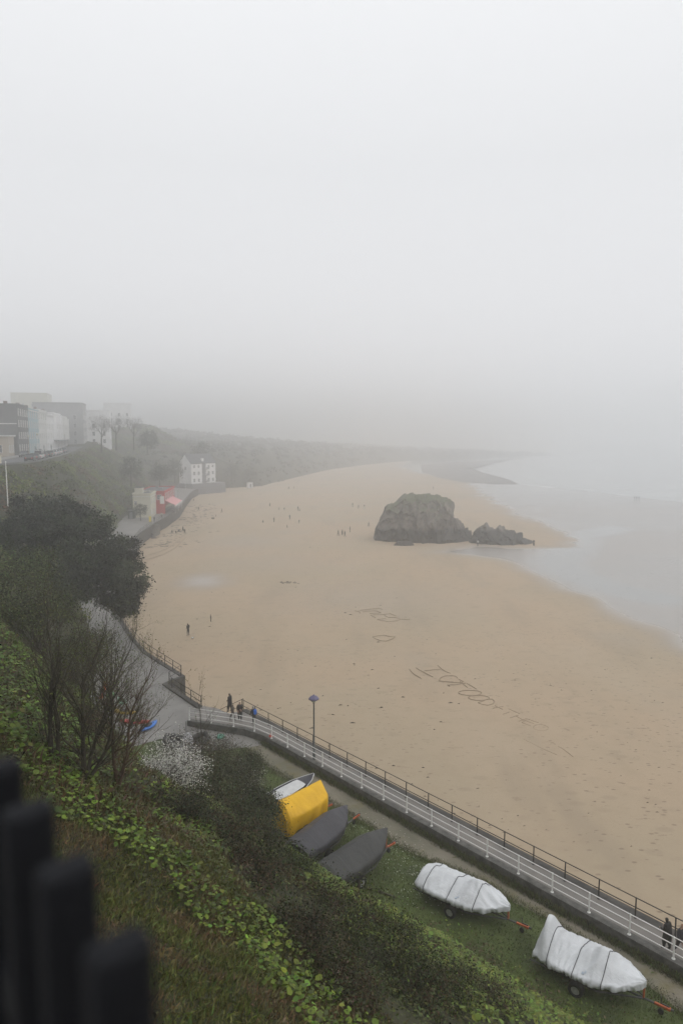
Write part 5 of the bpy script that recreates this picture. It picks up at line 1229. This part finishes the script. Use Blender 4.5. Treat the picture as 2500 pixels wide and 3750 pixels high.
# -- scrub of the cliff below the terrace, woods round the bay
def scrub_stuff(name, label, P_, N_, rads, per, size, tints, mat='leaf', cat='scrub', squash=.8):
    k = len(P_); i = np.repeat(np.arange(k), per); d = unit(rng.normal(size=(k * per, 3))); d[:, 2] = np.abs(d[:, 2]) * 1.0 - .15
    C = P_[i] + d * (rads[i] * rng.uniform(.55, 1.05, k * per))[:, None] * np.array([1, 1, squash]); tone = tints[i]
    o = link(name, leaf_mesh(name, C, unit(d + rng.normal(0, .55, d.shape)), (size[i] if hasattr(size, '__len__') else size) * rng.uniform(.6, 1.4, k * per), M[mat], vary(tone, k * per, .25, .08), .7)); tag(o, label, cat, kind='stuff'); return o
k = 2600; P2, N2 = sample_hill(k, near_n - 1, None, 4, 44)
cls = sines(P2[:, 0], P2[:, 1], 26, 90); tints = np.where((cls > .25)[:, None], np.array([.15, .18, .045]), np.where((cls < -.35)[:, None], np.array([.12, .085, .05]), np.array([.085, .1, .032])))
scrub_stuff('cliff_scrub', 'green and brown scrub clothing the cliff below the terrace', P2, N2, rng.uniform(.5, 2.3, k), 46, .45, tints)
G = FG; a = np.linalg.norm(np.cross(G[1:, :-1] - G[:-1, :-1], G[:-1, 1:] - G[:-1, :-1]), axis=-1); ctr = (G[1:, :-1] + G[:-1, 1:]) / 2; dd_ = np.linalg.norm(ctr[..., :2], axis=-1)
pw_ = (a / dd_ ** 2).ravel(); pw_ /= pw_.sum(); k = 3400; cc = rng.choice(len(pw_), k, p=pw_); i, j = np.unravel_index(cc, a.shape); u, v = rng.random(k)[:, None], rng.random(k)[:, None]
P3 = (G[i, j] * (1 - u) + G[i + 1, j] * u) * (1 - v) + (G[i, j + 1] * (1 - u) + G[i + 1, j + 1] * u) * v; dk = np.linalg.norm(P3[:, :2], axis=1)
tints = np.where((rng.random(k) < .25)[:, None], np.array([.06, .05, .035]), np.array([.045, .052, .025]))
scrub_stuff('woodland', 'dense woods on the hills closing the foggy bay', P3, None, np.minimum(rng.uniform(1.2, 3.2, k) * dk / 420, 6.5), 26, .0030 * dk, tints, 'leaf', 'wood')
# bare trees standing against the fog on the hill, and evergreens round the white house
def hill_tree(label, px, py, Y, H, kind):
    p = atY(px, py, Y)
    if kind == 'bare':
        r = thing('hill_tree', label, 'tree', p, 0, 'trees on the far hill'); tr_, tips, br = MB(), [], MB()
        tr_.tube([(0, 0, -3), (.1, 0, H * .2), (.2, .1, H * .4)], [H * .03, H * .024, H * .02], 6); tr_.build('trunk', M['bark'], r)
        for q in range(5): grow(br, Vector((.15, 0, H * (.25 + .035 * q))), Vector((math.cos(q * 1.3), math.sin(q * 1.3), 1.0)), H * .3, H * .012, 3, tips, .6, .3, 4, (2, 3))
        T = np.array([t[0] for t in tips]); n_ = 1500; C = T[rng.integers(0, len(T), n_)] + rng.normal(0, .05 * H, (n_, 3)); br.build('branches', M['bark'], r)
        link('crown', leaf_mesh('crown', C, rng.normal(size=(n_, 3)), .022 * H, M['leaf'], vary((.06, .05, .035), n_)), r)
    else:
        r = thing('hill_tree', label, 'tree', p, 0, 'trees on the far hill'); MB().tube([(0, 0, -3), (0, 0, H * .7)], [H * .035, H * .01], 6).build('trunk', M['bark'], r)
        K, D = clumps(60, H * .5, .95, -.9); K[:, 2] += H * .36; n_ = 3200; i = rng.integers(0, len(K), n_); C = K[i] + rng.normal(0, .06 * H, (n_, 3))
        link('crown', leaf_mesh('crown', C, unit(D[i] + rng.normal(0, .6, (n_, 3))), .05 * H * rng.uniform(.6, 1.3, n_), M['leaf'], vary((.045, .053, .025), n_)), r)
hill_tree('bare tree in fog nearest the parked cars', 372, 1628, 262, 11, 'bare')
hill_tree('bare tree in fog between two bare neighbours', 425, 1622, 275, 12, 'bare')
hill_tree('bare tree in fog farthest from the parked cars', 490, 1622, 285, 11, 'bare')
hill_tree('round leafy tree on the cliff top behind the bare ones', 540, 1640, 300, 10, 'leafy')
hill_tree('leafy tree growing against the gable of the white house', 640, 1745, 308, 9, 'leafy')
hill_tree('leafy tree on the slope above the red café', 585, 1760, 270, 9, 'leafy')
hill_tree('leafy tree on the slope between cream building and bare trees', 480, 1750, 238, 8.5, 'leafy')
hill_tree('dark leafy tree behind the tall white house', 740, 1690, 352, 12, 'leafy')
hill_tree('dark leafy tree past the far end of the white house', 850, 1752, 362, 10, 'leafy')
hill_tree('dark leafy tree at the point where woods meet the sand', 915, 1765, 372, 9, 'leafy')
hill_tree('small tree at the foot of the cream building end wall', 515, 1885, 196, 4.2, 'leafy')
# ------------------------------------------------------------------ people
SKIN, TOP, LEG, SHOE, HAIR = range(5)
def body_mesh(name, J, coat=0.0, hood=False):
    """J: joints; one continuous skin over a jointed figure, clothes told apart by nearest bone"""
    bones = [('pel', 'spi', TOP), ('spi', 'che', TOP), ('che', 'nek', TOP), ('nek', 'hd0', TOP if hood else SKIN), ('hd0', 'hd1', SKIN), ('hd1', 'hd2', HAIR)]
    rad = {'pel': (.15 + coat, .115 + coat), 'spi': (.15 + coat, .11 + coat * .8), 'che': (.175, .12), 'nek': (.06, .06), 'hd0': (.07, .085), 'hd1': (.082, .1), 'hd2': (.062, .072)}
    for sd_ in 'lr':
        bones += [('che', 'sh' + sd_, TOP), ('sh' + sd_, 'el' + sd_, TOP), ('el' + sd_, 'wr' + sd_, TOP), ('wr' + sd_, 'pa' + sd_, SKIN), ('pel', 'hi' + sd_, TOP if coat else LEG), ('hi' + sd_, 'kn' + sd_, LEG), ('kn' + sd_, 'an' + sd_, LEG), ('an' + sd_, 'to' + sd_, SHOE)]
        rad.update({'sh' + sd_: (.078, .078), 'el' + sd_: (.055, .055), 'wr' + sd_: (.038, .038), 'pa' + sd_: (.04, .022), 'hi' + sd_: (.105 + coat * .9, .105 + coat * .9), 'kn' + sd_: (.07 + coat * .9, .07 + coat * .9), 'an' + sd_: (.048, .048), 'to' + sd_: (.045, .035)})
    names = list(rad); me = bpy.data.meshes.new('tmp'); me.from_pydata([J[n] for n in names], [(names.index(a), names.index(b)) for a, b, _ in bones], [])
    o = bpy.data.objects.new('tmp', me); col.objects.link(o)
    sk = o.modifiers.new('skin', 'SKIN'); sk.use_smooth_shade = True; o.modifiers.new('sub', 'SUBSURF').levels = 1
    for i, n in enumerate(names): me.skin_vertices[0].data[i].radius = rad[n]
    me.skin_vertices[0].data[0].use_root = True
    dg = bpy.context.evaluated_depsgraph_get(); me2 = bpy.data.meshes.new_from_object(o.evaluated_get(dg)); bpy.data.objects.remove(o)
    V_ = [tuple(v.co) for v in me2.vertices]; F_ = [tuple(p.vertices) for p in me2.polygons]; mi = []
    seg = [(np.array(J[a]), np.array(J[b]), m) for a, b, m in bones]
    for f in F_:
        c = np.mean([V_[i] for i in f], 0); best = (9, 0)
        for a, b, m in seg:
            t = np.clip(np.dot(c - a, b - a) / max(np.dot(b - a, b - a), 1e-9), 0, 1); best = min(best, (np.linalg.norm(c - a - t * (b - a)), m))
        m = best[1]; hd = np.array(J['hd1'])
        if m in (SKIN, HAIR) and np.linalg.norm(c - hd) < .2: m = HAIR if (c[2] > hd[2] + .03 or c[1] < hd[1] - .015 or hood) else SKIN
        mi.append(m)
    mb = MB(); mb.v, mb.f, mb.m = V_, F_, mi
    fy = np.array(J['hd1'])                                                     # nose, ears
    mb.tube([fy + (0, .09, .0), fy + (0, .118, -.03)], [.012, .018], 5, SKIN)
    for sg in (-1, 1): mb.tube([fy + (sg * .08, 0, .02), fy + (sg * .095, -.01, -.03)], [.016, .012], 5, HAIR if hood else SKIN)
    for sd_ in 'lr':                                                            # five unequal bent fingers
        pa, wr = Vector(J['pa' + sd_]), Vector(J['wr' + sd_]); d = (pa - wr).normalized(); a = Vector((0, 1, 0)); a = (a - d * a.dot(d)).normalized(); b = d.cross(a)
        for k, ln in enumerate((.07, .08, .085, .07)):
            s0 = pa + a * (.027 - .018 * k); mb.tube([s0 - d * .02, s0 + d * ln * .55, s0 + d * ln + b * .02], [.0095, .009, .007], 5, SKIN)
        mb.tube([pa + a * .02 - d * .05, pa + a * .055 - d * .01, pa + a * .058 + d * .03], [.011, .01, .008], 5, SKIN)
    return mb.mesh(name, [], True)
def J0(lean=0.0, hL=(.0, .0), arms=((.06, .02), (.06, .02)), elbow=(.04, .04), knee=(.02, .02), drop=0.0, headf=0.0):
    """hL: forward swing of left and right foot; arms: swing forward of left/right hand"""
    J = {'pel': (0, 0, .95 - drop), 'spi': (0, .01 + lean * .3, 1.12 - drop), 'che': (0, .01 + lean * .7, 1.33 - drop), 'nek': (0, .0 + lean, 1.47 - drop), 'hd0': (0, .02 + lean * 1.05 + headf, 1.55 - drop), 'hd1': (0, .03 + lean * 1.1 + headf, 1.63 - drop), 'hd2': (0, .01 + lean * 1.1 + headf, 1.70 - drop)}
    for k, sd_ in enumerate('lr'):
        sg = -1 if k == 0 else 1; f = hL[k]; aw = arms[k]
        J['sh' + sd_] = (sg * .185, lean * .85, 1.405 - drop); J['el' + sd_] = (sg * .245, lean * .6 + aw[0] * .4 - .02, 1.14 - drop); J['wr' + sd_] = (sg * (.235 - elbow[k] * .5), lean * .5 + aw[0] + elbow[k], .91 + aw[1] - drop); J['pa' + sd_] = (sg * (.23 - elbow[k] * .6), lean * .5 + aw[0] * 1.15 + elbow[k] + .02, .83 + aw[1] * 1.2 - drop)
        J['hi' + sd_] = (sg * .09, 0, .90 - drop); J['kn' + sd_] = (sg * .10, f * .5 + knee[k] + .02, .5 - drop * .6); J['an' + sd_] = (sg * .10, f, .09 + max(0, -f) * .12); J['to' + sd_] = (sg * .115, f + .15, .04 + max(0, -f) * .05)
    return J
def sit():
    J = J0(.06)
    for n in J:
        x, y, z = J[n]
        if n[:2] not in ('kn', 'an', 'to', 'hi'): J[n] = (x, y, z - .78)
    for k, sd_ in enumerate('lr'):
        sg = -1 if k == 0 else 1
        J['hi' + sd_] = (sg * .1, .02, .14); J['kn' + sd_] = (sg * .17, .42, .42); J['an' + sd_] = (sg * .15, .62, .08); J['to' + sd_] = (sg * .16, .77, .05)
        J['el' + sd_] = (sg * .26, .12, .42); J['wr' + sd_] = (sg * .2, .32, .38); J['pa' + sd_] = (sg * .18, .4, .38)
    return J
def crouch():
    J = J0(.22, drop=.52)
    for k, sd_ in enumerate('lr'):
        sg = -1 if k == 0 else 1
        J['hi' + sd_] = (sg * .1, 0, .36); J['kn' + sd_] = (sg * .16, .34, .44); J['an' + sd_] = (sg * .13, .1, .09); J['to' + sd_] = (sg * .14, .25, .04); J['el' + sd_] = (sg * .24, .36, .55); J['wr' + sd_] = (sg * .17, .48, .3); J['pa' + sd_] = (sg * .15, .5, .22)
    return J
POSE = {'stand': body_mesh('standing_body', J0()), 'stand2': body_mesh('standing_body', J0(.02, (.06, -.06), ((.02, .1), (.05, .02)), (.16, .05))),
        'walk': body_mesh('walking_body', J0(.05, (.3, -.3), ((-.2, .03), (.2, .05)), (.02, .06), (.06, .05))), 'walk2': body_mesh('walking_body', J0(.06, (-.26, .26), ((.18, .05), (-.16, .03)), (.06, .02), (.05, .05))),
        'coat': body_mesh('coated_body', J0(.03, (.12, -.12), ((.05, .12), (.05, .02)), (.14, .05)), .055), 'hooded': body_mesh('hooded_body', J0(.06, (.12, -.1), ((.12, .2), (.12, .2)), (.14, .14)), .075, True),
        'sit': body_mesh('seated_body', sit()), 'crouch': body_mesh('crouching_body', crouch())}
_cm = {}
def cmat(c, nm='cloth'):
    k = (nm,) + tuple(c)
    if k not in _cm: _cm[k] = pm(nm, c, tuple(x * .7 for x in c), 9, .85, .2, 30)
    return _cm[k]
BLK, NVY, GRY, BRN, WHT, RED, BLU, TAN, DGR = (.014, .014, .016), (.02, .024, .04), (.08, .08, .085), (.05, .035, .025), (.62, .62, .6), (.35, .03, .03), (.05, .12, .3), (.28, .2, .12), (.03, .038, .03)
SK, DH, LH = (.42, .27, .2), (.02, .015, .012), (.3, .2, .1)
def person(label, p, face, pose='stand', h_=1.72, top=BLK, legs=NVY, hair=DH, shoe=BLK, group='people on the beach', pack=None):
    me_ = POSE[pose]; o = bpy.data.objects.new('person', me_.copy()); col.objects.link(o)
    for c, n_ in ((SK, 'skin'), (top, 'jacket'), (legs, 'trousers'), (shoe, 'shoes'), (hair, 'hair')): o.data.materials.append(cmat(c, n_))
    o.location = p; o.rotation_euler = (0, 0, face); o.scale = [h_ / 1.76] * 3
    tag(o, label, 'person', group)
    if pack:
        b = bmesh.new(); bmesh.ops.create_cube(b, size=1); bmesh.ops.scale(b, vec=(.3, .18, .46), verts=b.verts); bmesh.ops.bevel(b, geom=b.edges[:], offset=.06, segments=2, affect='EDGES')
        m_ = bpy.data.meshes.new('backpack'); b.to_mesh(m_); b.free(); m_.materials.append(cmat(pack, 'backpack')); link('backpack', m_, o, (0, -.19, 1.25))
    return o
def facing(p, q): d = Vector(q) - Vector(p); return math.atan2(d.y, d.x) - PI / 2
B = 'people on the beach'
# on the raised walk
away = math.atan2(ET[1], ET[0]) - PI / 2
W_ = 'walkers on the raised walk'
person('person in black coat standing at the top of the beach steps', at(843, 2606, 3.0), away + .4, 'coat', 1.72, BLK, BLK, group=W_)
person('small person in grey brown clothes and white shoes behind the white railing', at(853, 2642, 3.0), away + .2, 'walk', 1.5, (.09, .075, .06), (.05, .045, .04), hair=(.06, .045, .03), shoe=WHT, group=W_)
person('person in dark coat with pale scarf between the child and the blue backpack', at(879, 2638, 3.0), away + 2.6, 'coat', 1.7, (.03, .027, .028), BLK, hair=DH, group=W_)
person('person with grey hair carrying a bright blue backpack along the raised walk', at(930, 2656, 3.0), away + .1, 'walk2', 1.72, NVY, (.035, .035, .04), hair=(.35, .33, .3), group=W_, pack=(.03, .16, .62))
person('hooded person in long black coat on the raised walk by the silver boats', at(2440, 3478, 3.0), away - .15, 'hooded', 1.62, BLK, BLK, hair=BLK, group=W_)
person('person with auburn hair in dark jacket striding beside the hooded one', at(2486, 3502, 3.0), away + PI - .4, 'walk', 1.72, (.018, .02, .03), BLK, hair=(.22, .09, .04), group=W_)
# near on the sand
person('man in black standing on the sand near the bastion', at(690, 2328), 1.0, 'stand2', 1.78, BLK, (.018, .02, .026), BRN)
person('child in black standing on the sand beyond the man in black', at(772, 2277), -1.2, 'stand', 1.15, BLK, BLK)
# middle of the beach
person('walker in dark clothes leading the trio towards the great rock', at(1239, 1963), 1.2, 'walk', 1.7, BLK, BLK)
person('walker in the middle of the trio with a dark red top', at(1253, 1960), 1.4, 'coat', 1.7, (.04, .02, .02), NVY)
person('walker at the rear of the trio in dark jacket', at(1263, 1966), 1.3, 'walk2', 1.75, (.03, .03, .028), BLK)
person('lone figure just beyond the trio, in grey jacket', at(1281, 1949), 1.8, 'stand', 1.75, (.05, .05, .05), NVY)
person('person walking close to the left foot of the great rock', at(1349, 1929), -2.0, 'walk', 1.6, (.05, .045, .04), BLK)
person('person with raised hood behind the great rock, first of a spread out three', at(1291, 1857), 2, 'hooded', 1.75, BLK, BLK, DH)
person('person in brown between the hooded figure and the one in white trousers', at(1312, 1863), 2, 'coat', 1.6, BRN, BRN)
person('person in white trousers and dark top on the far sand', at(1334, 1864), 2.4, 'walk2', 1.7, BLK, WHT)
person('person in a long dark coat alone on the middle sand', at(1003, 1912), -1, 'coat', 1.7, BRN, BLK)
person('person in slate jacket beyond the long dark coat', at(1061, 1903), .5, 'stand2', 1.7, (.045, .05, .06), BLK)
person('child in grey standing right of the slate jacket', at(1095, 1917), .2, 'stand', 1.25, GRY, NVY)
person('child running across the middle sand', at(1051, 1935), -1.6, 'walk', 1.25, (.06, .05, .045), BLK)
person('child crouching over the sand on its own', at(964, 1914), .7, 'crouch', 1.3, DGR, BLK)
person('stout person in brown jacket far up the beach', at(988, 1855), .3, 'coat', 1.5, BRN, BLK)
person('small child in grey, left of a pair far up the beach', at(1022, 1868), .3, 'stand', 1.05, GRY, GRY)
person('small child in navy, right of a pair far up the beach', at(1041, 1869), .3, 'stand2', 1.05, NVY, NVY)
person('adult in dark coat bending by a pale clothed companion', at(1091, 1870), .8, 'stand2', 1.72, BLK, NVY)
person('pale clothed companion crouching beside the adult in dark coat', at(1098, 1872), 2.2, 'crouch', 1.6, (.3, .3, .3), GRY)
person('person striding along the tide wrack nearest the red café', at(728, 1870), 1.0, 'walk', 1.65, BLK, BLK)
person('person striding out from the tide wrack in grey', at(813, 1878), 2.0, 'walk2', 1.7, (.05, .05, .055), BLK)
person('figure seated on the sand, left of two', at(778, 1901), .4, 'sit', 1.5, NVY, BLK)
person('figure seated on the sand, right of two', at(784, 1901), .6, 'sit', 1.5, BRN, BLK)
person('toddler standing near the two seated figures', at(791, 1893), .2, 'stand', .9, RED, NVY)
person('tiny figure on the sand below the white house', at(710, 1836), .2, 'stand', 1.2, TAN, BLK)
person('far figure in dark clothes, taller of a distant pair', at(1057, 1793), .2, 'stand', 1.75, BLK, BLK)
person('far small figure, shorter of a distant pair', at(1076, 1790), .2, 'stand', 1.3, GRY, BLK)
person('farthest figure on the sand at the end of the bay', at(1036, 1757), .2, 'stand', 1.6, GRY, BLK)
person('distant figure seen over the crown of the great rock', at(1586, 1792), .2, 'stand', 1.6, GRY, BLK)
person('person in white top paddling before the jagged reef', at(1748, 2001), .4, 'stand2', 1.7, WHT, BLK)
person('person in dark clothes at the tip of the jagged reef', at(1953, 2000), 2.6, 'coat', 1.75, BLK, BLK)
person('person at the sea edge, left of three in a row', at(2321, 1829), .1, 'stand', 1.65, GRY, BLK)
person('person at the sea edge, middle of three in a row', at(2329, 1831), .1, 'stand2', 1.78, BLK, BLK)
person('person at the sea edge, right of three in a row', at(2338, 1830), .1, 'stand', 1.75, NVY, BLK)
# by the far steps and the café
g = 'party by the promenade steps'
person('person seated on the sand in dark jacket, end of the row by the steps', at(631, 1951), .3, 'sit', 1.6, BLK, BLK, group=g)
person('person seated on the sand next to the end of the row', at(644, 1952), -.4, 'sit', 1.5, NVY, BLK, group=g)
person('person in blue grey seated before the standing two', at(656, 1948), .6, 'sit', 1.65, (.06, .08, .12), NVY, group=g)
person('standing person with dark hair in the party by the steps', at(671, 1946), 1.2, 'coat', 1.65, (.05, .045, .045), BLK, group=g)
person('person stepping away from the party by the steps', at(677, 1957), -2.6, 'walk', 1.65, BRN, BLK, group=g)
person('person in dark clothes beside the yellow notice board', at(566, 1913, 2.95), .4, 'stand2', 1.75, NVY, NVY, group=g)
person('person in pale jacket on the promenade under the awning', at(592, 1896, 2.95), .2, 'stand', 1.7, (.45, .43, .35), NVY, group=g)
person('person in dark clothes on the sand below the sea wall', Vector((-50.4, 180, 0)), .5, 'stand', 1.75, BLK, BLK, group=g)
# the gull by the man
r = thing('gull', 'grey and white gull on the sand by the man in black', 'bird', at(705, 2342), -1.9)
G = [[(x, rr_ * math.cos(q), .22 + zc + rr_ * 1.0 * math.sin(q)) for q in np.linspace(0, 2 * PI, 11)[:-1]] for x, rr_, zc in ((-.32, .01, .04), (-.22, .05, .03), (-.08, .09, .0), (.06, .1, .0), (.15, .08, .03), (.2, .05, .1), (.24, .052, .15), (.29, .04, .16), (.32, .01, .155))]
mb = MB(); mb.grid(G, closed=True); mb.build('body', cmat((.6, .6, .6), 'feathers'), r, smooth=True)
for sg in (-1, 1): MB().grid([[(.1 - .13 * k + .02 * a_, sg * (.1 - .012 * k), .30 - .035 * a_ - .02 * k) for a_ in range(4)] for k in range(4)]).build('wing', cmat((.1, .1, .11), 'wing'), r); MB().tube([(.02, sg * .04, .15), (.03, sg * .04, 0)], .008, 4).build('leg', cmat((.5, .3, .2), 'bird_leg'), r)
MB().tube([(.31, 0, .37), (.38, 0, .355)], [.016, .004], 5).build('beak', cmat((.6, .4, .05), 'beak'), r)

# ------------------------------------------------------------------ writing scratched in the sand
M['groove'] = pm('turned_damp_sand', (.315, .245, .172), (.27, .206, .143), 3, .95)
def stroke(parent, o_, pts, w_=.10, name='stroke'):
    P_ = resample([Vector((p.x, p.y, 0)) for p in pts], .5); rows_ = []
    for i, p in enumerate(P_):
        t = P_[min(i + 1, len(P_) - 1)] - P_[max(i - 1, 0)]; nrm = Vector((-t.y, t.x, 0)).normalized(); f_ = 1 + .5 * noise.noise((p.x * 1.1, p.y * 1.1, 0)); ww = w_ * f_ * (0.35 if i in (0, len(P_) - 1) else 1)
        q = p - Vector((o_.x, o_.y, 0)) + nrm * .05 * noise.noise((p.x, p.y, 4)); rows_.append([tuple(q - nrm * ww + Vector((0, 0, .0))), tuple(q - nrm * ww * .55 + Vector((0, 0, .045))), tuple(q + Vector((0, 0, .03))), tuple(q + nrm * ww * .55 + Vector((0, 0, .045))), tuple(q + nrm * ww + Vector((0, 0, .0)))])
    mb = MB(); mb.grid(rows_); return mb.build(name, M['groove'], parent)
def zz(pts, ox=1480, oy=2400, k=.3954): return [at(ox + x * k, oy + y * k, .05) for x, y in pts]
def ell(cx_, cy_, a_, b_, rot=0, q0=0, q1=2 * PI, n=20): return [(cx_ + a_ * math.cos(q) * math.cos(rot) - b_ * math.sin(q) * math.sin(rot), cy_ + a_ * math.cos(q) * math.sin(rot) + b_ * math.sin(q) * math.cos(rot)) for q in np.linspace(q0, q1, n)]
def writing(label, letters, w_=.1, **kw):
    first = zz(letters[0][1][0], **kw)[0]; r = thing('sand_writing', label, 'writing', (first.x, first.y, .02))
    for nm, strokes in letters:
        l_ = empty(nm, (0, 0, 0), 0, r)
        for s__ in strokes: stroke(l_, first, zz(s__, **kw), w_)
writing('large capitals scratched in the sand, with a plus sign between two names', [
    ('letter', [[(305, 90), (345, 125), (385, 148), (425, 165)], [(350, 125), (260, 133), (180, 142)], [(105, 115), (170, 150), (265, 198)]]),
    ('letter', [[(495, 212), (480, 192), (430, 184), (370, 190), (335, 205), (318, 235), (380, 240), (450, 248), (520, 254), (545, 240), (500, 222)]]),
    ('letter', [[(395, 273), (470, 270), (570, 256)], [(515, 240), (585, 298)], [(575, 258), (625, 285), (670, 312)]]),
    ('letter', [ell(609, 345, 108, 24, .02)]), ('letter', [ell(690, 392, 96, 23, .03)]),
    ('letter', [[(680, 438), (765, 405)], [(765, 405), (815, 405), (832, 425), (815, 448), (770, 460), (720, 453), (680, 438)]]),
    ('plus', [[(818, 490), (912, 470)], [(835, 465), (910, 500)]]),
    ('letter', [[(962, 493), (1015, 518), (1070, 543)], [(910, 545), (970, 524)]]),
    ('letter', [[(975, 578), (1055, 553)], [(1055, 612), (1130, 583)], [(1035, 565), (1105, 602)]]),
    ('letter', [[(1085, 622), (1135, 592)], [(1085, 622), (1170, 655)], [(1110, 602), (1195, 632)], [(1135, 588), (1240, 625)]]),
    ('letter', [ell(1262, 670, 70, 28, .06)])], .06)
writing('two slanting scratches before the first letter of the sand writing', [('scratch', [[(45, 125), (75, 160), (155, 213)]])], .06)
writing('long straight line scratched in the sand below the plus sign', [('scratch', [[(1095, 775), (1180, 815), (1260, 855), (1340, 892), (1412, 922)]])], .06)
writing('short scrawl in the sand beyond the long straight line', [('scratch', [[(1270, 805), (1345, 803), (1400, 825), (1350, 818), (1330, 832)]]), ('scratch', [[(1420, 842), (1470, 870), (1520, 905), (1560, 940)]])], .05)
writing('faint box shaped capitals scratched in the middle of the beach', [
    ('letter', [[(190, 180), (380, 160), (560, 145), (630, 162)], [(90, 190), (180, 205), (210, 240)]]), ('letter', [[(250, 210), (440, 190), (520, 195), (610, 232)], [(380, 245), (590, 232)], [(395, 272), (500, 322)], [(440, 268), (640, 262)]]),
    ('letter', [[(640, 262), (770, 243), (890, 292)], [(640, 262), (740, 318), (880, 314)]]), ('letter', [[(525, 358), (740, 400), (900, 380), (980, 352), (880, 318), (740, 322)], [(540, 355), (690, 335)], [(980, 352), (1100, 360), (1150, 345)]])], .075, ox=1280, oy=2200, k=.1913)
writing('faint heart shaped loop below the box shaped capitals', [('scratch', [[(430, 690), (520, 672), (660, 655), (760, 680), (870, 685), (800, 730), (700, 770), (600, 765), (500, 730), (430, 690)]])], .06, ox=1280, oy=2200, k=.1913)
# tyre tracks curving from the steps
r = thing('tyre_tracks', 'pair of curved tyre tracks in the sand below the promenade', 'tracks', (0, 0, .02))
for pts in ([(684, 1965), (668, 1982), (640, 2008), (600, 2030), (555, 2045), (520, 2052)], [(672, 1962), (650, 1985), (620, 2005), (580, 2022), (540, 2034)]):
    stroke(r, Vector((0, 0, 0)), [at(x, y) for x, y in pts], .16, 'track')
# tide wrack: torn lines of weed below the promenade, single scraps elsewhere
M['weed'] = pm('seaweed', (.055, .04, .03), (.03, .022, .018), 4, .7)
def weed(n_, pos, size, name, label):
    mb = MB()
    for i in range(n_):
        p = pos(i)
        if p is None: continue
        s0 = size * random.uniform(.5, 1.6); k = random.randint(5, 8); a0 = random.uniform(-.35, .35); st_ = random.uniform(1.8, 4)
        ring = []
        for j in range(k):
            q = 2 * PI * j / k; rr_ = s0 * random.uniform(.6, 1.25); x, y = rr_ * math.cos(q) * st_, rr_ * math.sin(q) * .6; ring.append((p.x + x * math.cos(a0) - y * math.sin(a0), p.y + x * math.sin(a0) + y * math.cos(a0), -.04))
        mb.add(ring + [(p.x, p.y, .05 + .1 * s0)], [(j, (j + 1) % k, k) for j in range(k)])
    tag(mb.build(name, M['weed']), label, 'seaweed', kind='stuff')
def wrack(i):
    u = random.random() ** 1.2; Yv = 165 + 110 * u; xe = np.interp(Yv, [165, 190, 205, 230, 260, 300], [-49.5, -51.5, -51.8, -54, -59, -65])
    return Vector((xe + 1.5 + abs(random.gauss(0, 4.2)) + 2 * math.sin(Yv * .3), Yv, 0))
weed(230, wrack, .28, 'tide_wrack', 'torn dark seaweed left by the tide below the promenade')
def scraps(i):
    px, py = random.uniform(560, 2450), random.uniform(1950, 3100); p = at(px, py); s_, t_ = to_st(p.x, p.y)
    if s_ < 34 or inside(np.array([p.x]), np.array([p.y]), WET)[0]: return None
    return p
weed(240, scraps, .075, 'seaweed_scraps', 'scattered scraps of dark seaweed over the open sand')
weed(26, lambda i: at(1055 + random.gauss(0, 18), 2134 + random.gauss(0, 2.5)), .12, 'seaweed_line', 'dark streak of weed lying in the middle of the beach')

# ------------------------------------------------------------------ the fog over the bay
mb = MB().box((0, 0, 40.5), (7960, 7960, 87)); hz_o = mb.build('haze', [])
m = bpy.data.materials.new('fog'); m.use_nodes = True; n = m.node_tree; n.nodes.clear()
o = n.nodes.new('ShaderNodeOutputMaterial'); v = n.nodes.new('ShaderNodeVolumePrincipled'); v.inputs['Color'].default_value = (.975, .98, .985, 1); v.inputs['Density'].default_value = FOG; v.inputs['Anisotropy'].default_value = 0.75
n.links.new(v.outputs[0], o.inputs['Volume']); hz_o.data.materials.append(m); hz_o['kind'] = 'stuff'
